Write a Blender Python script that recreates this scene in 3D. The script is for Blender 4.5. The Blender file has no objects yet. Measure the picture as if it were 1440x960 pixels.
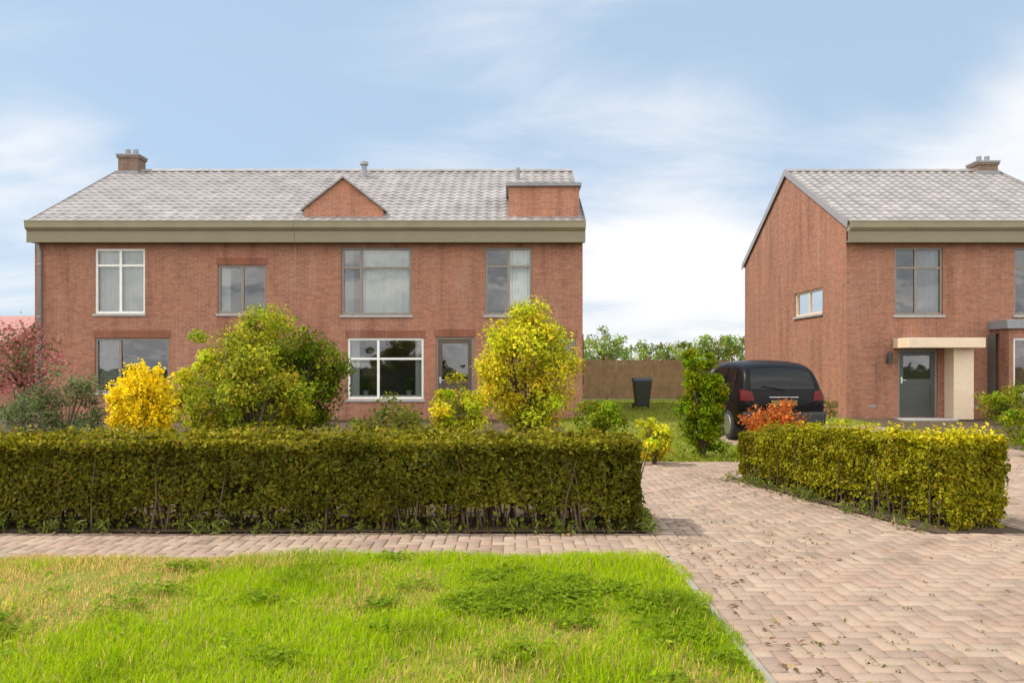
import bpy, bmesh, math, random
import numpy as np
from mathutils import Vector, Matrix
R = math.radians
random.seed(7)
rng = np.random.default_rng(11)
S = bpy.context.scene
C = S.collection

# ------------------------------------------------------------------ materials
def newmat(name):
    m = bpy.data.materials.new(name); m.use_nodes = True
    nt = m.node_tree; nt.nodes.clear()
    out = nt.nodes.new('ShaderNodeOutputMaterial')
    return m, nt, out

def N(nt, typ, **kw):
    n = nt.nodes.new(typ)
    for k, v in kw.items():
        if k.startswith('i_'):
            n.inputs[k[2:].replace('_', ' ')].default_value = v
        else:
            setattr(n, k, v)
    return n

def ramp(nt, fac, stops):
    r = nt.nodes.new('ShaderNodeValToRGB')
    e = r.color_ramp.elements
    while len(e) < len(stops): e.new(0.5)
    for el, (p, c) in zip(e, stops):
        el.position = p; el.color = (*c, 1)
    nt.links.new(fac, r.inputs[0])
    return r.outputs[0]

def mixc(nt, fac, a, b, mode='MIX'):
    m = nt.nodes.new('ShaderNodeMix'); m.data_type = 'RGBA'; m.blend_type = mode
    L = nt.links
    if hasattr(fac, 'links'): L.new(fac, m.inputs[0])
    else: m.inputs[0].default_value = fac
    for s, i in ((a, 6), (b, 7)):
        if hasattr(s, 'links'): L.new(s, m.inputs[i])
        else: m.inputs[i].default_value = (*s, 1)
    return m.outputs[2]

def plain(name, col, rough=0.5, metal=0.0, vary=0.12, scale=6.0, bump=0.0, coat=0.0, spec=0.5):
    m, nt, out = newmat(name); L = nt.links
    b = N(nt, 'ShaderNodeBsdfPrincipled'); b.inputs['Metallic'].default_value = metal
    b.inputs['Coat Weight'].default_value = coat
    b.inputs['Specular IOR Level'].default_value = spec
    tc = N(nt, 'ShaderNodeTexCoord')
    n = N(nt, 'ShaderNodeTexNoise', i_Scale=scale, i_Detail=8.0, i_Roughness=0.65)
    L.new(tc.outputs['Object'], n.inputs['Vector'])
    c = ramp(nt, n.outputs[0], [(0.3, tuple(x*(1-vary) for x in col)), (0.7, tuple(min(1, x*(1+vary)) for x in col))])
    L.new(c, b.inputs['Base Color'])
    rr = N(nt, 'ShaderNodeMapRange'); L.new(n.outputs[0], rr.inputs[0])
    rr.inputs[3].default_value = max(0.02, rough-0.1); rr.inputs[4].default_value = min(1, rough+0.1)
    L.new(rr.outputs[0], b.inputs['Roughness'])
    if bump:
        n2 = N(nt, 'ShaderNodeTexNoise', i_Scale=scale*8, i_Detail=6.0)
        L.new(tc.outputs['Object'], n2.inputs['Vector'])
        bp = N(nt, 'ShaderNodeBump', i_Strength=bump, i_Distance=0.01)
        L.new(n2.outputs[0], bp.inputs['Height']); L.new(bp.outputs[0], b.inputs['Normal'])
    L.new(b.outputs[0], out.inputs[0])
    return m

def brick_mat(name, c1, c2, c3, mortar, bw=0.22, bh=0.065):
    m, nt, out = newmat(name); L = nt.links
    tc = N(nt, 'ShaderNodeTexCoord'); geo = N(nt, 'ShaderNodeNewGeometry')
    sp = N(nt, 'ShaderNodeSeparateXYZ'); L.new(tc.outputs['Object'], sp.inputs[0])
    sn = N(nt, 'ShaderNodeSeparateXYZ'); L.new(geo.outputs['Normal'], sn.inputs[0])
    ab = N(nt, 'ShaderNodeMath', operation='ABSOLUTE'); L.new(sn.outputs[0], ab.inputs[0])
    gt = N(nt, 'ShaderNodeMath', operation='GREATER_THAN'); L.new(ab.outputs[0], gt.inputs[0]); gt.inputs[1].default_value = 0.6
    mx = N(nt, 'ShaderNodeMix'); L.new(gt.outputs[0], mx.inputs[0]); L.new(sp.outputs[0], mx.inputs[2]); L.new(sp.outputs[1], mx.inputs[3])
    cb = N(nt, 'ShaderNodeCombineXYZ'); L.new(mx.outputs[0], cb.inputs[0]); L.new(sp.outputs[2], cb.inputs[1])
    bt = N(nt, 'ShaderNodeTexBrick'); L.new(cb.outputs[0], bt.inputs['Vector'])
    bt.inputs['Scale'].default_value = 1.0
    bt.inputs['Brick Width'].default_value = bw; bt.inputs['Row Height'].default_value = bh
    bt.inputs['Mortar Size'].default_value = 0.006; bt.inputs['Mortar Smooth'].default_value = 0.3
    bt.inputs['Color1'].default_value = (*c1, 1); bt.inputs['Color2'].default_value = (*c2, 1)
    bt.inputs['Mortar'].default_value = (*mortar, 1); bt.inputs['Bias'].default_value = 0.0
    # patchy brick tone + weathering
    n1 = N(nt, 'ShaderNodeTexNoise', i_Scale=9.0, i_Detail=3.0)
    L.new(cb.outputs[0], n1.inputs['Vector'])
    col = mixc(nt, ramp(nt, n1.outputs[0], [(0.5, (0, 0, 0)), (0.72, (0.75,)*3)]), bt.outputs['Color'], c3)
    n2 = N(nt, 'ShaderNodeTexNoise', i_Scale=0.7, i_Detail=6.0, i_Roughness=0.7)
    L.new(tc.outputs['Object'], n2.inputs['Vector'])
    col = mixc(nt, 1.0, col, ramp(nt, n2.outputs[0], [(0.3, (0.82, 0.8, 0.78)), (0.7, (1.12, 1.1, 1.08))]), 'MULTIPLY')
    mpg = N(nt, 'ShaderNodeMapping'); L.new(tc.outputs['Object'], mpg.inputs[0]); mpg.inputs['Scale'].default_value = (2.6, 2.6, .28)
    n4 = N(nt, 'ShaderNodeTexNoise', i_Scale=1.0, i_Detail=7.0, i_Roughness=.6); L.new(mpg.outputs[0], n4.inputs['Vector'])
    mort = mixc(nt, ramp(nt, n2.outputs[0], [(.4, (0, 0, 0)), (.65, (1, 1, 1))]), mortar, tuple(x*.62 for x in mortar))
    col = mixc(nt, bt.outputs['Fac'], col, mort)
    col = mixc(nt, 1.0, col, ramp(nt, n4.outputs[0], [(.30, (.70, .69, .68)), (.5, (1, 1, 1))]), 'MULTIPLY')
    col = mixc(nt, ramp(nt, n4.outputs[0], [(.58, (0, 0, 0)), (.78, (.38,)*3)]), col, (.46, .33, .26))
    b = N(nt, 'ShaderNodeBsdfPrincipled'); b.inputs['Roughness'].default_value = 0.9
    b.inputs['Specular IOR Level'].default_value = 0.2
    L.new(col, b.inputs['Base Color'])
    n3 = N(nt, 'ShaderNodeTexNoise', i_Scale=90.0, i_Detail=4.0); L.new(tc.outputs['Object'], n3.inputs['Vector'])
    hh = N(nt, 'ShaderNodeMath', operation='MULTIPLY_ADD'); L.new(bt.outputs['Fac'], hh.inputs[0]); hh.inputs[1].default_value = -1.0
    L.new(n3.outputs[0], hh.inputs[2])
    bp = N(nt, 'ShaderNodeBump', i_Strength=0.6, i_Distance=0.008); L.new(hh.outputs[0], bp.inputs['Height'])
    L.new(bp.outputs[0], b.inputs['Normal'])
    L.new(b.outputs[0], out.inputs[0])
    return m

def attr_mat(name, rough=0.6, trans=0.0, spec=0.3, bump=0.0, noise=0.0):
    """colour per leaf / per brick held in the 'tint' attribute"""
    m, nt, out = newmat(name); L = nt.links
    a = N(nt, 'ShaderNodeAttribute'); a.attribute_name = 'tint'
    col = a.outputs['Color']
    b = N(nt, 'ShaderNodeBsdfPrincipled'); b.inputs['Roughness'].default_value = rough
    b.inputs['Specular IOR Level'].default_value = spec
    if noise or bump:
        tc = N(nt, 'ShaderNodeTexCoord')
        n = N(nt, 'ShaderNodeTexNoise', i_Scale=60.0, i_Detail=8.0, i_Roughness=0.7); L.new(tc.outputs['Object'], n.inputs['Vector'])
        if noise:
            col = mixc(nt, 1.0, col, ramp(nt, n.outputs[0], [(0.3, (1-noise,)*3), (0.7, (1+noise,)*3)]), 'MULTIPLY')
            n2 = N(nt, 'ShaderNodeTexNoise', i_Scale=1.3, i_Detail=7.0, i_Roughness=0.65); L.new(tc.outputs['Object'], n2.inputs['Vector'])
            col = mixc(nt, 1.0, col, ramp(nt, n2.outputs[0], [(0.33, (0.70, 0.69, 0.66)), (0.44, (0.95, .94, .92)), (0.7, (1.08,)*3)]), 'MULTIPLY')
        if bump:
            bp = N(nt, 'ShaderNodeBump', i_Strength=bump, i_Distance=0.004); L.new(n.outputs[0], bp.inputs['Height']); L.new(bp.outputs[0], b.inputs['Normal'])
    L.new(col, b.inputs['Base Color'])
    if trans:
        t = N(nt, 'ShaderNodeBsdfTranslucent')
        hs = N(nt, 'ShaderNodeHueSaturation'); hs.inputs['Value'].default_value = 1.3; L.new(col, hs.inputs['Color'])
        L.new(hs.outputs[0], t.inputs['Color'])
        mx = N(nt, 'ShaderNodeMixShader'); mx.inputs[0].default_value = trans
        L.new(b.outputs[0], mx.inputs[1]); L.new(t.outputs[0], mx.inputs[2]); L.new(mx.outputs[0], out.inputs[0])
    else:
        L.new(b.outputs[0], out.inputs[0])
    return m

def glass_mat(name, tint=(0.75, 0.8, 0.8), refl=1.52):
    m, nt, out = newmat(name); L = nt.links
    tr = N(nt, 'ShaderNodeBsdfTransparent'); tr.inputs[0].default_value = (*tint, 1)
    gl = N(nt, 'ShaderNodeBsdfGlossy'); gl.inputs['Roughness'].default_value = 0.02
    tc = N(nt, 'ShaderNodeTexCoord'); n = N(nt, 'ShaderNodeTexNoise', i_Scale=1.2, i_Detail=2.0); L.new(tc.outputs['Object'], n.inputs['Vector'])
    bp = N(nt, 'ShaderNodeBump', i_Strength=0.05, i_Distance=0.1); L.new(n.outputs[0], bp.inputs['Height']); L.new(bp.outputs[0], gl.inputs['Normal'])
    fr = N(nt, 'ShaderNodeFresnel'); fr.inputs[0].default_value = refl
    ad = N(nt, 'ShaderNodeMath', operation='MULTIPLY_ADD'); L.new(fr.outputs[0], ad.inputs[0]); ad.inputs[1].default_value = 1.2; ad.inputs[2].default_value = 0.07
    mx = N(nt, 'ShaderNodeMixShader'); L.new(ad.outputs[0], mx.inputs[0]); L.new(tr.outputs[0], mx.inputs[1]); L.new(gl.outputs[0], mx.inputs[2])
    L.new(mx.outputs[0], out.inputs[0])
    return m

def ground_mat(name, stops, s1=0.6, s2=25.0, bump=0.6):
    m, nt, out = newmat(name); L = nt.links
    tc = N(nt, 'ShaderNodeTexCoord')
    n = N(nt, 'ShaderNodeTexNoise', i_Scale=s1, i_Detail=9.0, i_Roughness=0.75); L.new(tc.outputs['Object'], n.inputs['Vector'])
    n2 = N(nt, 'ShaderNodeTexNoise', i_Scale=s2, i_Detail=6.0, i_Roughness=0.7); L.new(tc.outputs['Object'], n2.inputs['Vector'])
    av = N(nt, 'ShaderNodeMath', operation='MULTIPLY_ADD'); L.new(n2.outputs[0], av.inputs[0]); av.inputs[1].default_value = 0.5
    hl = N(nt, 'ShaderNodeMath', operation='MULTIPLY'); L.new(n.outputs[0], hl.inputs[0]); hl.inputs[1].default_value = 0.5
    L.new(hl.outputs[0], av.inputs[2])
    b = N(nt, 'ShaderNodeBsdfPrincipled'); b.inputs['Roughness'].default_value = 0.95; b.inputs['Specular IOR Level'].default_value = 0.15
    L.new(ramp(nt, av.outputs[0], stops), b.inputs['Base Color'])
    bp = N(nt, 'ShaderNodeBump', i_Strength=bump, i_Distance=0.03); L.new(n2.outputs[0], bp.inputs['Height']); L.new(bp.outputs[0], b.inputs['Normal'])
    L.new(b.outputs[0], out.inputs[0])
    return m

M = {}
M['brick'] = brick_mat('red_brick', (0.36, 0.15, 0.088), (0.27, 0.11, 0.068), (0.42, 0.21, 0.13), (0.33, 0.27, 0.22))
M['brick_pale'] = brick_mat('pale_orange_brick', (0.46, 0.19, 0.11), (0.36, 0.14, 0.08), (0.52, 0.26, 0.16), (0.40, 0.33, 0.28))
M['brick_dark'] = brick_mat('dark_soldier_brick', (0.24, 0.095, 0.06), (0.19, 0.075, 0.05), (0.28, 0.12, 0.08), (0.24, 0.19, 0.16), 5.0, 5.0)
M['chimney'] = brick_mat('brown_chimney_brick', (0.22, 0.14, 0.095), (0.17, 0.11, 0.08), (0.28, 0.18, 0.12), (0.3, 0.27, 0.24))
def tile_mat():
    m, nt, out = newmat('grey_roof_tile'); L = nt.links
    tc = N(nt, 'ShaderNodeTexCoord'); sp = N(nt, 'ShaderNodeSeparateXYZ'); L.new(tc.outputs['Object'], sp.inputs[0])
    def fl(o, k):
        d = N(nt, 'ShaderNodeMath', operation='DIVIDE'); L.new(o, d.inputs[0]); d.inputs[1].default_value = k
        f = N(nt, 'ShaderNodeMath', operation='FLOOR'); L.new(d.outputs[0], f.inputs[0]); return f.outputs[0]
    cb = N(nt, 'ShaderNodeCombineXYZ'); L.new(fl(sp.outputs[0], .30), cb.inputs[0]); L.new(fl(sp.outputs[2], .155), cb.inputs[1])
    wn = N(nt, 'ShaderNodeTexWhiteNoise'); L.new(cb.outputs[0], wn.inputs['Vector'])
    col = ramp(nt, wn.outputs['Value'], [(0.0, (.265, .245, .24)), (.5, (.295, .275, .27)), (.95, (.315, .29, .285)), (1.0, (.36, .33, .31))])
    n = N(nt, 'ShaderNodeTexNoise', i_Scale=1.1, i_Detail=8.0, i_Roughness=.7); L.new(tc.outputs['Object'], n.inputs['Vector'])
    col = mixc(nt, 1.0, col, ramp(nt, n.outputs[0], [(.3, (.66, .66, .64)), (.7, (1.12, 1.10, 1.10))]), 'MULTIPLY')
    n2 = N(nt, 'ShaderNodeTexNoise', i_Scale=7.0, i_Detail=9.0, i_Roughness=.75); L.new(tc.outputs['Object'], n2.inputs['Vector'])
    col = mixc(nt, ramp(nt, n2.outputs[0], [(.56, (0, 0, 0)), (.68, (.7,)*3)]), col, (.20, .19, .11))
    col = mixc(nt, ramp(nt, n2.outputs[0], [(.28, (.6,)*3), (.36, (0, 0, 0))]), col, (.42, .42, .38))
    b = N(nt, 'ShaderNodeBsdfPrincipled'); b.inputs['Roughness'].default_value = .55; b.inputs['Specular IOR Level'].default_value = .4
    L.new(col, b.inputs['Base Color'])
    bp = N(nt, 'ShaderNodeBump', i_Strength=.3, i_Distance=.01); L.new(n2.outputs[0], bp.inputs['Height']); L.new(bp.outputs[0], b.inputs['Normal'])
    L.new(b.outputs[0], out.inputs[0]); return m
M['tile'] = tile_mat()
M['redtile'] = plain('red_roof_tile', (.30, .12, .10), .7, vary=.3, scale=5, bump=.5)
M['fascia'] = plain('olive_grey_paint', (0.185, 0.16, 0.095), 0.5, vary=0.1, scale=1.5)
M['gutter'] = plain('olive_grey_gutter', (0.23, 0.20, 0.125), 0.4, vary=0.12, scale=2.0)
M['pipe'] = plain('grey_pipe', (0.26, 0.24, 0.24), 0.45, vary=0.12)
M['white'] = plain('white_frame_paint', (0.72, 0.71, 0.66), 0.35, vary=0.05)
M['cream'] = plain('cream_paint', (0.66, 0.52, 0.37), 0.45, vary=0.07)
M['taupe'] = plain('taupe_frame_paint', (0.20, 0.165, 0.13), 0.4, vary=0.08)
M['lead'] = plain('grey_lead', (0.22, 0.225, 0.24), 0.5, vary=0.2, scale=3)
M['stone'] = plain('grey_sill_stone', (0.33, 0.32, 0.30), 0.7, vary=0.15, scale=8, bump=0.3)
M['curtain'] = plain('white_curtain', (0.62, 0.62, 0.58), 0.9, vary=0.06)
M['curtain_grey'] = plain('grey_curtain', (0.30, 0.31, 0.31), 0.9, vary=0.08)
M['inside'] = plain('dim_room', (0.10, 0.095, 0.085), 0.9)
M['door_grey'] = plain('dark_grey_door', (0.055, 0.058, 0.055), 0.35, vary=0.1)
M['door_brown'] = plain('dark_brown_door', (0.075, 0.05, 0.03), 0.4, vary=0.2)
M['steel'] = plain('brushed_steel', (0.6, 0.6, 0.6), 0.3, metal=1.0)
M['pane'] = glass_mat('window_glass')
M['carglass'] = glass_mat('tinted_car_glass', (0.10, 0.11, 0.11))
M['carpaint'] = plain('black_car_paint', (0.003, 0.0025, 0.003), 0.4, vary=0.1, coat=0.12, spec=0.10)
M['carblack'] = plain('black_plastic', (0.012, 0.012, 0.012), 0.6)
M['carseat'] = plain('dark_upholstery', (0.02, 0.02, 0.02), 0.9)
M['tyre'] = plain('tyre_rubber', (0.02, 0.02, 0.02), 0.85, bump=0.2)
M['rim'] = plain('alloy_rim', (0.45, 0.45, 0.46), 0.3, metal=0.9)
M['tail'] = plain('red_lamp_plastic', (0.10, 0.004, 0.004), 0.35, spec=0.2)
M['plate'] = plain('number_plate', (0.16, 0.105, 0.02), 0.4, vary=0.03)
M['bin'] = plain('dark_bin_plastic', (0.018, 0.02, 0.014), 0.5)
M['wood'] = plain('tan_fence_wood', (0.26, 0.165, 0.085), 0.8, vary=0.3, scale=3, bump=0.4)
M['bark'] = plain('brown_bark', (0.10, 0.07, 0.045), 0.9, vary=0.3, scale=12, bump=0.5)
M['twig'] = plain('hedge_twigs', (0.085, 0.055, 0.03), 0.9, vary=0.3, scale=12)
M['concrete'] = plain('concrete_edging', (0.25, 0.225, 0.185), 0.85, vary=0.2, scale=5, bump=0.5)
M['leaf'] = attr_mat('leaves', 0.6, 0.42, 0.06)
M['hedgeleaf'] = attr_mat('hedge_leaves', 0.6, 0.25, 0.12)
M['petal'] = attr_mat('petals', 0.6, 0.35, 0.2)
M['blade'] = attr_mat('grass_blades', 0.6, 0.45, 0.06)
M['paver'] = attr_mat('paving_bricks', 0.85, 0, 0.25, bump=0.5, noise=0.14)
M['core'] = plain('hedge_core_shade', (0.022, 0.02, 0.008), 1.0, vary=0.4, scale=30, spec=0.0)
M['ground'] = ground_mat('rough_ground', [(0.32, (0.05, 0.045, 0.02)), (0.5, (0.075, 0.085, 0.02)), (0.68, (0.12, 0.13, 0.03))])
M['soil'] = ground_mat('garden_soil', [(0.32, (0.05, 0.035, 0.022)), (0.5, (0.085, 0.06, 0.038)), (0.68, (0.14, 0.10, 0.065))], 1.5, 40)
M['sand'] = ground_mat('joint_sand', [(0.32, (0.14, 0.11, 0.08)), (0.5, (0.22, 0.175, 0.125)), (0.68, (0.3, 0.24, 0.18))], 2, 60)
M['turf'] = ground_mat('turf_soil', [(0.32, (0.10, 0.11, 0.012)), (0.5, (0.16, 0.18, 0.02)), (0.68, (0.28, 0.25, 0.07))], 1.2, 40)

def vnoise(x, y, s, seed):
    r = np.random.default_rng(seed); g = r.uniform(0, 1, (64, 64)); X = (x*s) % 63; Y = (y*s) % 63
    i = X.astype(int); j = Y.astype(int); fx = X-i; fy = Y-j; fx = fx*fx*(3-2*fx); fy = fy*fy*(3-2*fy)
    return g[i, j]*(1-fx)*(1-fy)+g[i+1, j]*fx*(1-fy)+g[i, j+1]*(1-fx)*fy+g[i+1, j+1]*fx*fy

# ------------------------------------------------------------------ mesh helpers
class MB:
    def __init__(s): s.v = []; s.f = []
    def quad(s, a, b, c, d):
        i = len(s.v); s.v += [a, b, c, d]; s.f.append((i, i+1, i+2, i+3))
    def poly(s, pts):
        i = len(s.v); s.v += list(pts); s.f.append(tuple(range(i, i+len(pts))))
    def box(s, x0, x1, y0, y1, z0, z1):
        i = len(s.v)
        s.v += [(x0, y0, z0), (x1, y0, z0), (x1, y1, z0), (x0, y1, z0), (x0, y0, z1), (x1, y0, z1), (x1, y1, z1), (x0, y1, z1)]
        s.f += [tuple(i+k for k in q) for q in ((0, 3, 2, 1), (4, 5, 6, 7), (0, 1, 5, 4), (1, 2, 6, 5), (2, 3, 7, 6), (3, 0, 4, 7))]
        return s
    def tube(s, pts, rad, n=8, cap=True):
        pts = [Vector(p) for p in pts]
        rads = rad if isinstance(rad, (list, tuple)) else [rad]*len(pts)
        base = len(s.v)
        for k, p in enumerate(pts):
            d = (pts[min(k+1, len(pts)-1)] - pts[max(k-1, 0)]).normalized()
            a = d.cross(Vector((0, 1, 0.01)) if abs(d.y) < 0.9 else Vector((1, 0, 0))).normalized(); b = d.cross(a)
            for j in range(n):
                t = 2*math.pi*j/n
                s.v.append(tuple(p + a*math.cos(t)*rads[k] + b*math.sin(t)*rads[k]))
        for k in range(len(pts)-1):
            for j in range(n):
                q = base+k*n; s.f.append((q+j, q+(j+1) % n, q+n+(j+1) % n, q+n+j))
        if cap:
            s.f.append(tuple(base+j for j in range(n))[::-1]); s.f.append(tuple(base+(len(pts)-1)*n+j for j in range(n)))
        return s
    def prism(s, prof, axis, a0, a1):
        """extrude a 2-D outline along x or y"""
        def P(u, w, a): return (a, u, w) if axis == 'x' else (u, a, w)
        i = len(s.v); n = len(prof)
        s.v += [P(u, w, a0) for u, w in prof] + [P(u, w, a1) for u, w in prof]
        s.f.append(tuple(range(i, i+n))); s.f.append(tuple(range(i+2*n-1, i+n-1, -1)))
        for k in range(n):
            s.f.append((i+k, i+n+k, i+n+(k+1) % n, i+(k+1) % n))
        return s
    def build(s, name, mat, parent=None, bevel=0.0, smooth=False, off=None):
        me = bpy.data.meshes.new(name)
        vs = s.v if off is None else [(a-off[0], b-off[1], c-off[2]) for a, b, c in s.v]
        me.from_pydata(vs, [], s.f); 
        bm = bmesh.new(); bm.from_mesh(me)
        bmesh.ops.remove_doubles(bm, verts=bm.verts, dist=1e-5)
        bmesh.ops.recalc_face_normals(bm, faces=bm.faces)
        if bevel:
            bmesh.ops.bevel(bm, geom=[e for e in bm.edges if len(e.link_faces) == 2 and e.calc_face_angle(0) > 0.5], offset=bevel, segments=2, affect='EDGES', profile=0.6, clamp_overlap=True)
        bm.to_mesh(me); bm.free()
        if smooth:
            me.polygons.foreach_set('use_smooth', [True]*len(me.polygons))
        me.materials.append(mat)
        o = bpy.data.objects.new(name, me); C.objects.link(o)
        if parent is not None: o.parent = parent
        return o

def np_mesh(name, V, F, tint, mat, parent=None):
    """V (n,3), F (m,k) same-size faces, tint (n,3)"""
    me = bpy.data.meshes.new(name)
    V = np.asarray(V, np.float32); F = np.asarray(F, np.int32)
    me.vertices.add(len(V)); me.vertices.foreach_set('co', V.ravel())
    k = F.shape[1]
    me.loops.add(F.size); me.loops.foreach_set('vertex_index', F.ravel())
    me.polygons.add(len(F))
    me.polygons.foreach_set('loop_start', np.arange(0, F.size, k, dtype=np.int32))
    try: me.polygons.foreach_set('loop_total', np.full(len(F), k, np.int32))
    except Exception: pass
    if tint is not None:
        a = me.attributes.new('tint', 'FLOAT_COLOR', 'POINT')
        a.data.foreach_set('color', np.hstack([tint, np.ones((len(V), 1))]).astype(np.float32).ravel())
    me.update(calc_edges=True); me.validate()
    me.materials.append(mat)
    o = bpy.data.objects.new(name, me); C.objects.link(o)
    if parent is not None: o.parent = parent
    return o

def tag(o, label=None, cat=None, group=None, kind=None):
    if label: o['label'] = label
    if cat: o['category'] = cat
    if group: o['group'] = group
    if kind: o['kind'] = kind
    return o

def thing(name, loc, label, cat, group=None):
    o = bpy.data.objects.new(name, None); C.objects.link(o); o.location = loc; o.empty_display_size = 0.3
    return tag(o, label, cat, group)

# -------- foliage
def unit(a): return a/np.maximum(np.linalg.norm(a, axis=1, keepdims=True), 1e-6)

def leaves(P, Nrm, size, cols, name, mat, parent=None, spread=0.8, aspect=0.55, weights=None, mult=None):
    n = len(P)
    nr = unit(Nrm + rng.normal(0, spread, (n, 3)))
    t = unit(np.cross(nr, rng.normal(0, 1, (n, 3)))); b = np.cross(nr, t)
    L = (size*rng.uniform(0.45, 1.5, n))[:, None]; W = L*aspect*rng.uniform(.75, 1.25, (n, 1))
    v0 = P - t*L*0.5; v1 = P + b*W*0.5 + nr*L*0.10; v2 = P + t*L*0.5 - nr*L*0.06; v3 = P - b*W*0.5 + nr*L*0.10
    V = np.stack([v0, v1, v2, v3], 1).reshape(-1, 3)
    idx = np.arange(n)[:, None]*4
    F = np.concatenate([idx+np.array([[0, 1, 2]]), idx+np.array([[0, 2, 3]])], 0)
    cols = np.asarray(cols); pick = rng.choice(len(cols), n, p=weights)
    tint = cols[pick]*rng.uniform(0.65, 1.35, (n, 1))
    if mult is not None: tint = tint*mult
    tint = np.repeat(tint, 4, 0)
    return np_mesh(name, V, F, tint, mat, parent)

def crown_pts(n, rx, ry, rz, clumps=40, csize=0.22, hollow=0.45, lobes=None):
    """leaf positions in clumps through an uneven ellipsoid; returns positions and outward normals"""
    d = unit(rng.normal(0, 1, (clumps, 3)))
    r = rng.uniform(hollow, 1.0, clumps)**0.6
    wob = 1 + 0.22*np.sin(d[:, 0]*5+rng.uniform(0, 6)) * np.cos(d[:, 2]*4+rng.uniform(0, 6))
    c = d*(r*wob)[:, None]*np.array([rx, ry, rz])
    k = rng.integers(0, clumps, n)
    cs = csize*1.35*rng.uniform(0.6, 1.3, clumps)
    off = rng.normal(0, 1, (n, 3)); off = unit(off)*(rng.uniform(0, 1, n)**0.5)[:, None]
    P = c[k] + off*cs[k][:, None]*np.array([1, 1, 0.8])*min(rx, ry, rz)*2.0
    nrm = unit(off + d[k]*0.6 + np.array([0, 0, 0.5]))
    ct = rng.uniform(.62, 1.3, (clumps, 1))*(1+rng.normal(0, .09, (clumps, 3)))   # old and new growth differ from shoot to shoot
    crown_pts.mult = ct[k]*np.where(rng.uniform(0, 1, (n, 1)) < .04, np.array([[1.3, .8, .8]]), 1.0); crown_pts.c = c
    return P, nrm

def bush(name, x, y, w, d, h, cols, label, cat='shrub', group=None, leaf=0.06, n=6000, z0=0.15, clumps=60, csize=0.16, flower=None, spread=0.8, stems=7, aspect=0.55, hollow=0.35, weights=None, taper=0.0):
    t = thing(name, (x, y, 0), label, cat, group)
    rz = (h-z0)/2
    P, nr = crown_pts(n, w/2*0.85, d/2*0.85, rz*0.9, clumps, csize, hollow)
    if taper:
        f = 1 - taper*np.clip((P[:, 2]/rz+1)/2, 0, 1); P[:, 0] *= f; P[:, 1] *= f
    P[:, 2] += z0+rz; P[:, 2] = np.maximum(P[:, 2], 0.03); cc = crown_pts.c.copy()
    leaves(P, nr, leaf, cols, 'foliage', M['leaf'], t, spread, aspect, weights, crown_pts.mult)
    mb = MB()
    for q in cc[::2]:
        z_ = q[2]+z0+rz; f_ = random.uniform(.15, .4)
        mb.tube([(q[0]*.12, q[1]*.12, z_*.25), (q[0]*(.3+f_*.5), q[1]*(.3+f_*.5), z_*.62), (q[0]*1.08, q[1]*1.08, z_+.10)], [.010, .007, .002], 5)
    for k in range(stems):
        a = random.uniform(0, 6.28); q = random.uniform(0.2, 0.75)
        tip = (math.cos(a)*w/2*q, math.sin(a)*d/2*q, z0+rz*random.uniform(1.0, 1.7))
        mid = (tip[0]*0.35, tip[1]*0.35, tip[2]*0.5)
        r0 = 0.012+0.012*h*0.5
        mb.tube([(tip[0]*.1, tip[1]*.1, -0.02), mid, tip], [r0, r0*0.7, r0*0.25], 6)
    mb.build('stems', M['bark'], t, smooth=True)
    if flower:
        fc, fn, fs = flower
        P, nr = crown_pts(fn, w/2*0.92, d/2*0.92, rz*0.98, clumps, csize, 0.6)
        P[:, 2] += z0+rz; P[:, 2] = np.maximum(P[:, 2], 0.1)
        leaves(P, nr, fs, fc, 'blossom', M['petal'], t, 0.9, 0.8)
    return t

def tree(x, y, h, w, trunk_h, cols, label, leaf=0.12, n=6000, clumps=60, csize=0.15, group=None, flower=None):
    t = thing('leafy_tree', (x, y, 0), label, 'tree', group)
    rz = (h-trunk_h)/2; cz = trunk_h+rz
    mb = MB(); r0 = 0.03*h**0.8
    mb.tube([(0, 0, -.05), (0.03*h*.3, 0, trunk_h*.6), (0.0, 0.02*h, trunk_h), (0.02, 0.02, cz+rz*.5)], [r0, r0*.8, r0*.65, r0*.15], 8)
    for k in range(9):
        a = k*2.4+random.uniform(-.4, .4); z = trunk_h*random.uniform(0.85, 1.1)+rz*0.08*k
        q = random.uniform(0.5, 0.85)
        mb.tube([(0, 0, z), (math.cos(a)*w*.25*q, math.sin(a)*w*.25*q, z+rz*.35), (math.cos(a)*w*.5*q, math.sin(a)*w*.5*q, z+rz*.6)], [r0*.45, r0*.28, r0*.08], 6)
    mb.build('trunk', M['bark'], t, smooth=True)
    P, nr = crown_pts(n, w/2*.85, w/2*.85, rz*.9, clumps, csize, 0.3)
    P[:, 2] += cz
    leaves(P, nr, leaf, cols, 'crown', M['leaf'], t, mult=crown_pts.mult)
    if flower:
        fc, fn, fs = flower
        P, nr = crown_pts(fn, w/2*.9, w/2*.9, rz*.95, clumps, csize, 0.4); P[:, 2] += cz
        leaves(P, nr, fs, fc, 'blossom', M['petal'], t, .9, .8)
    return t

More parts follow.
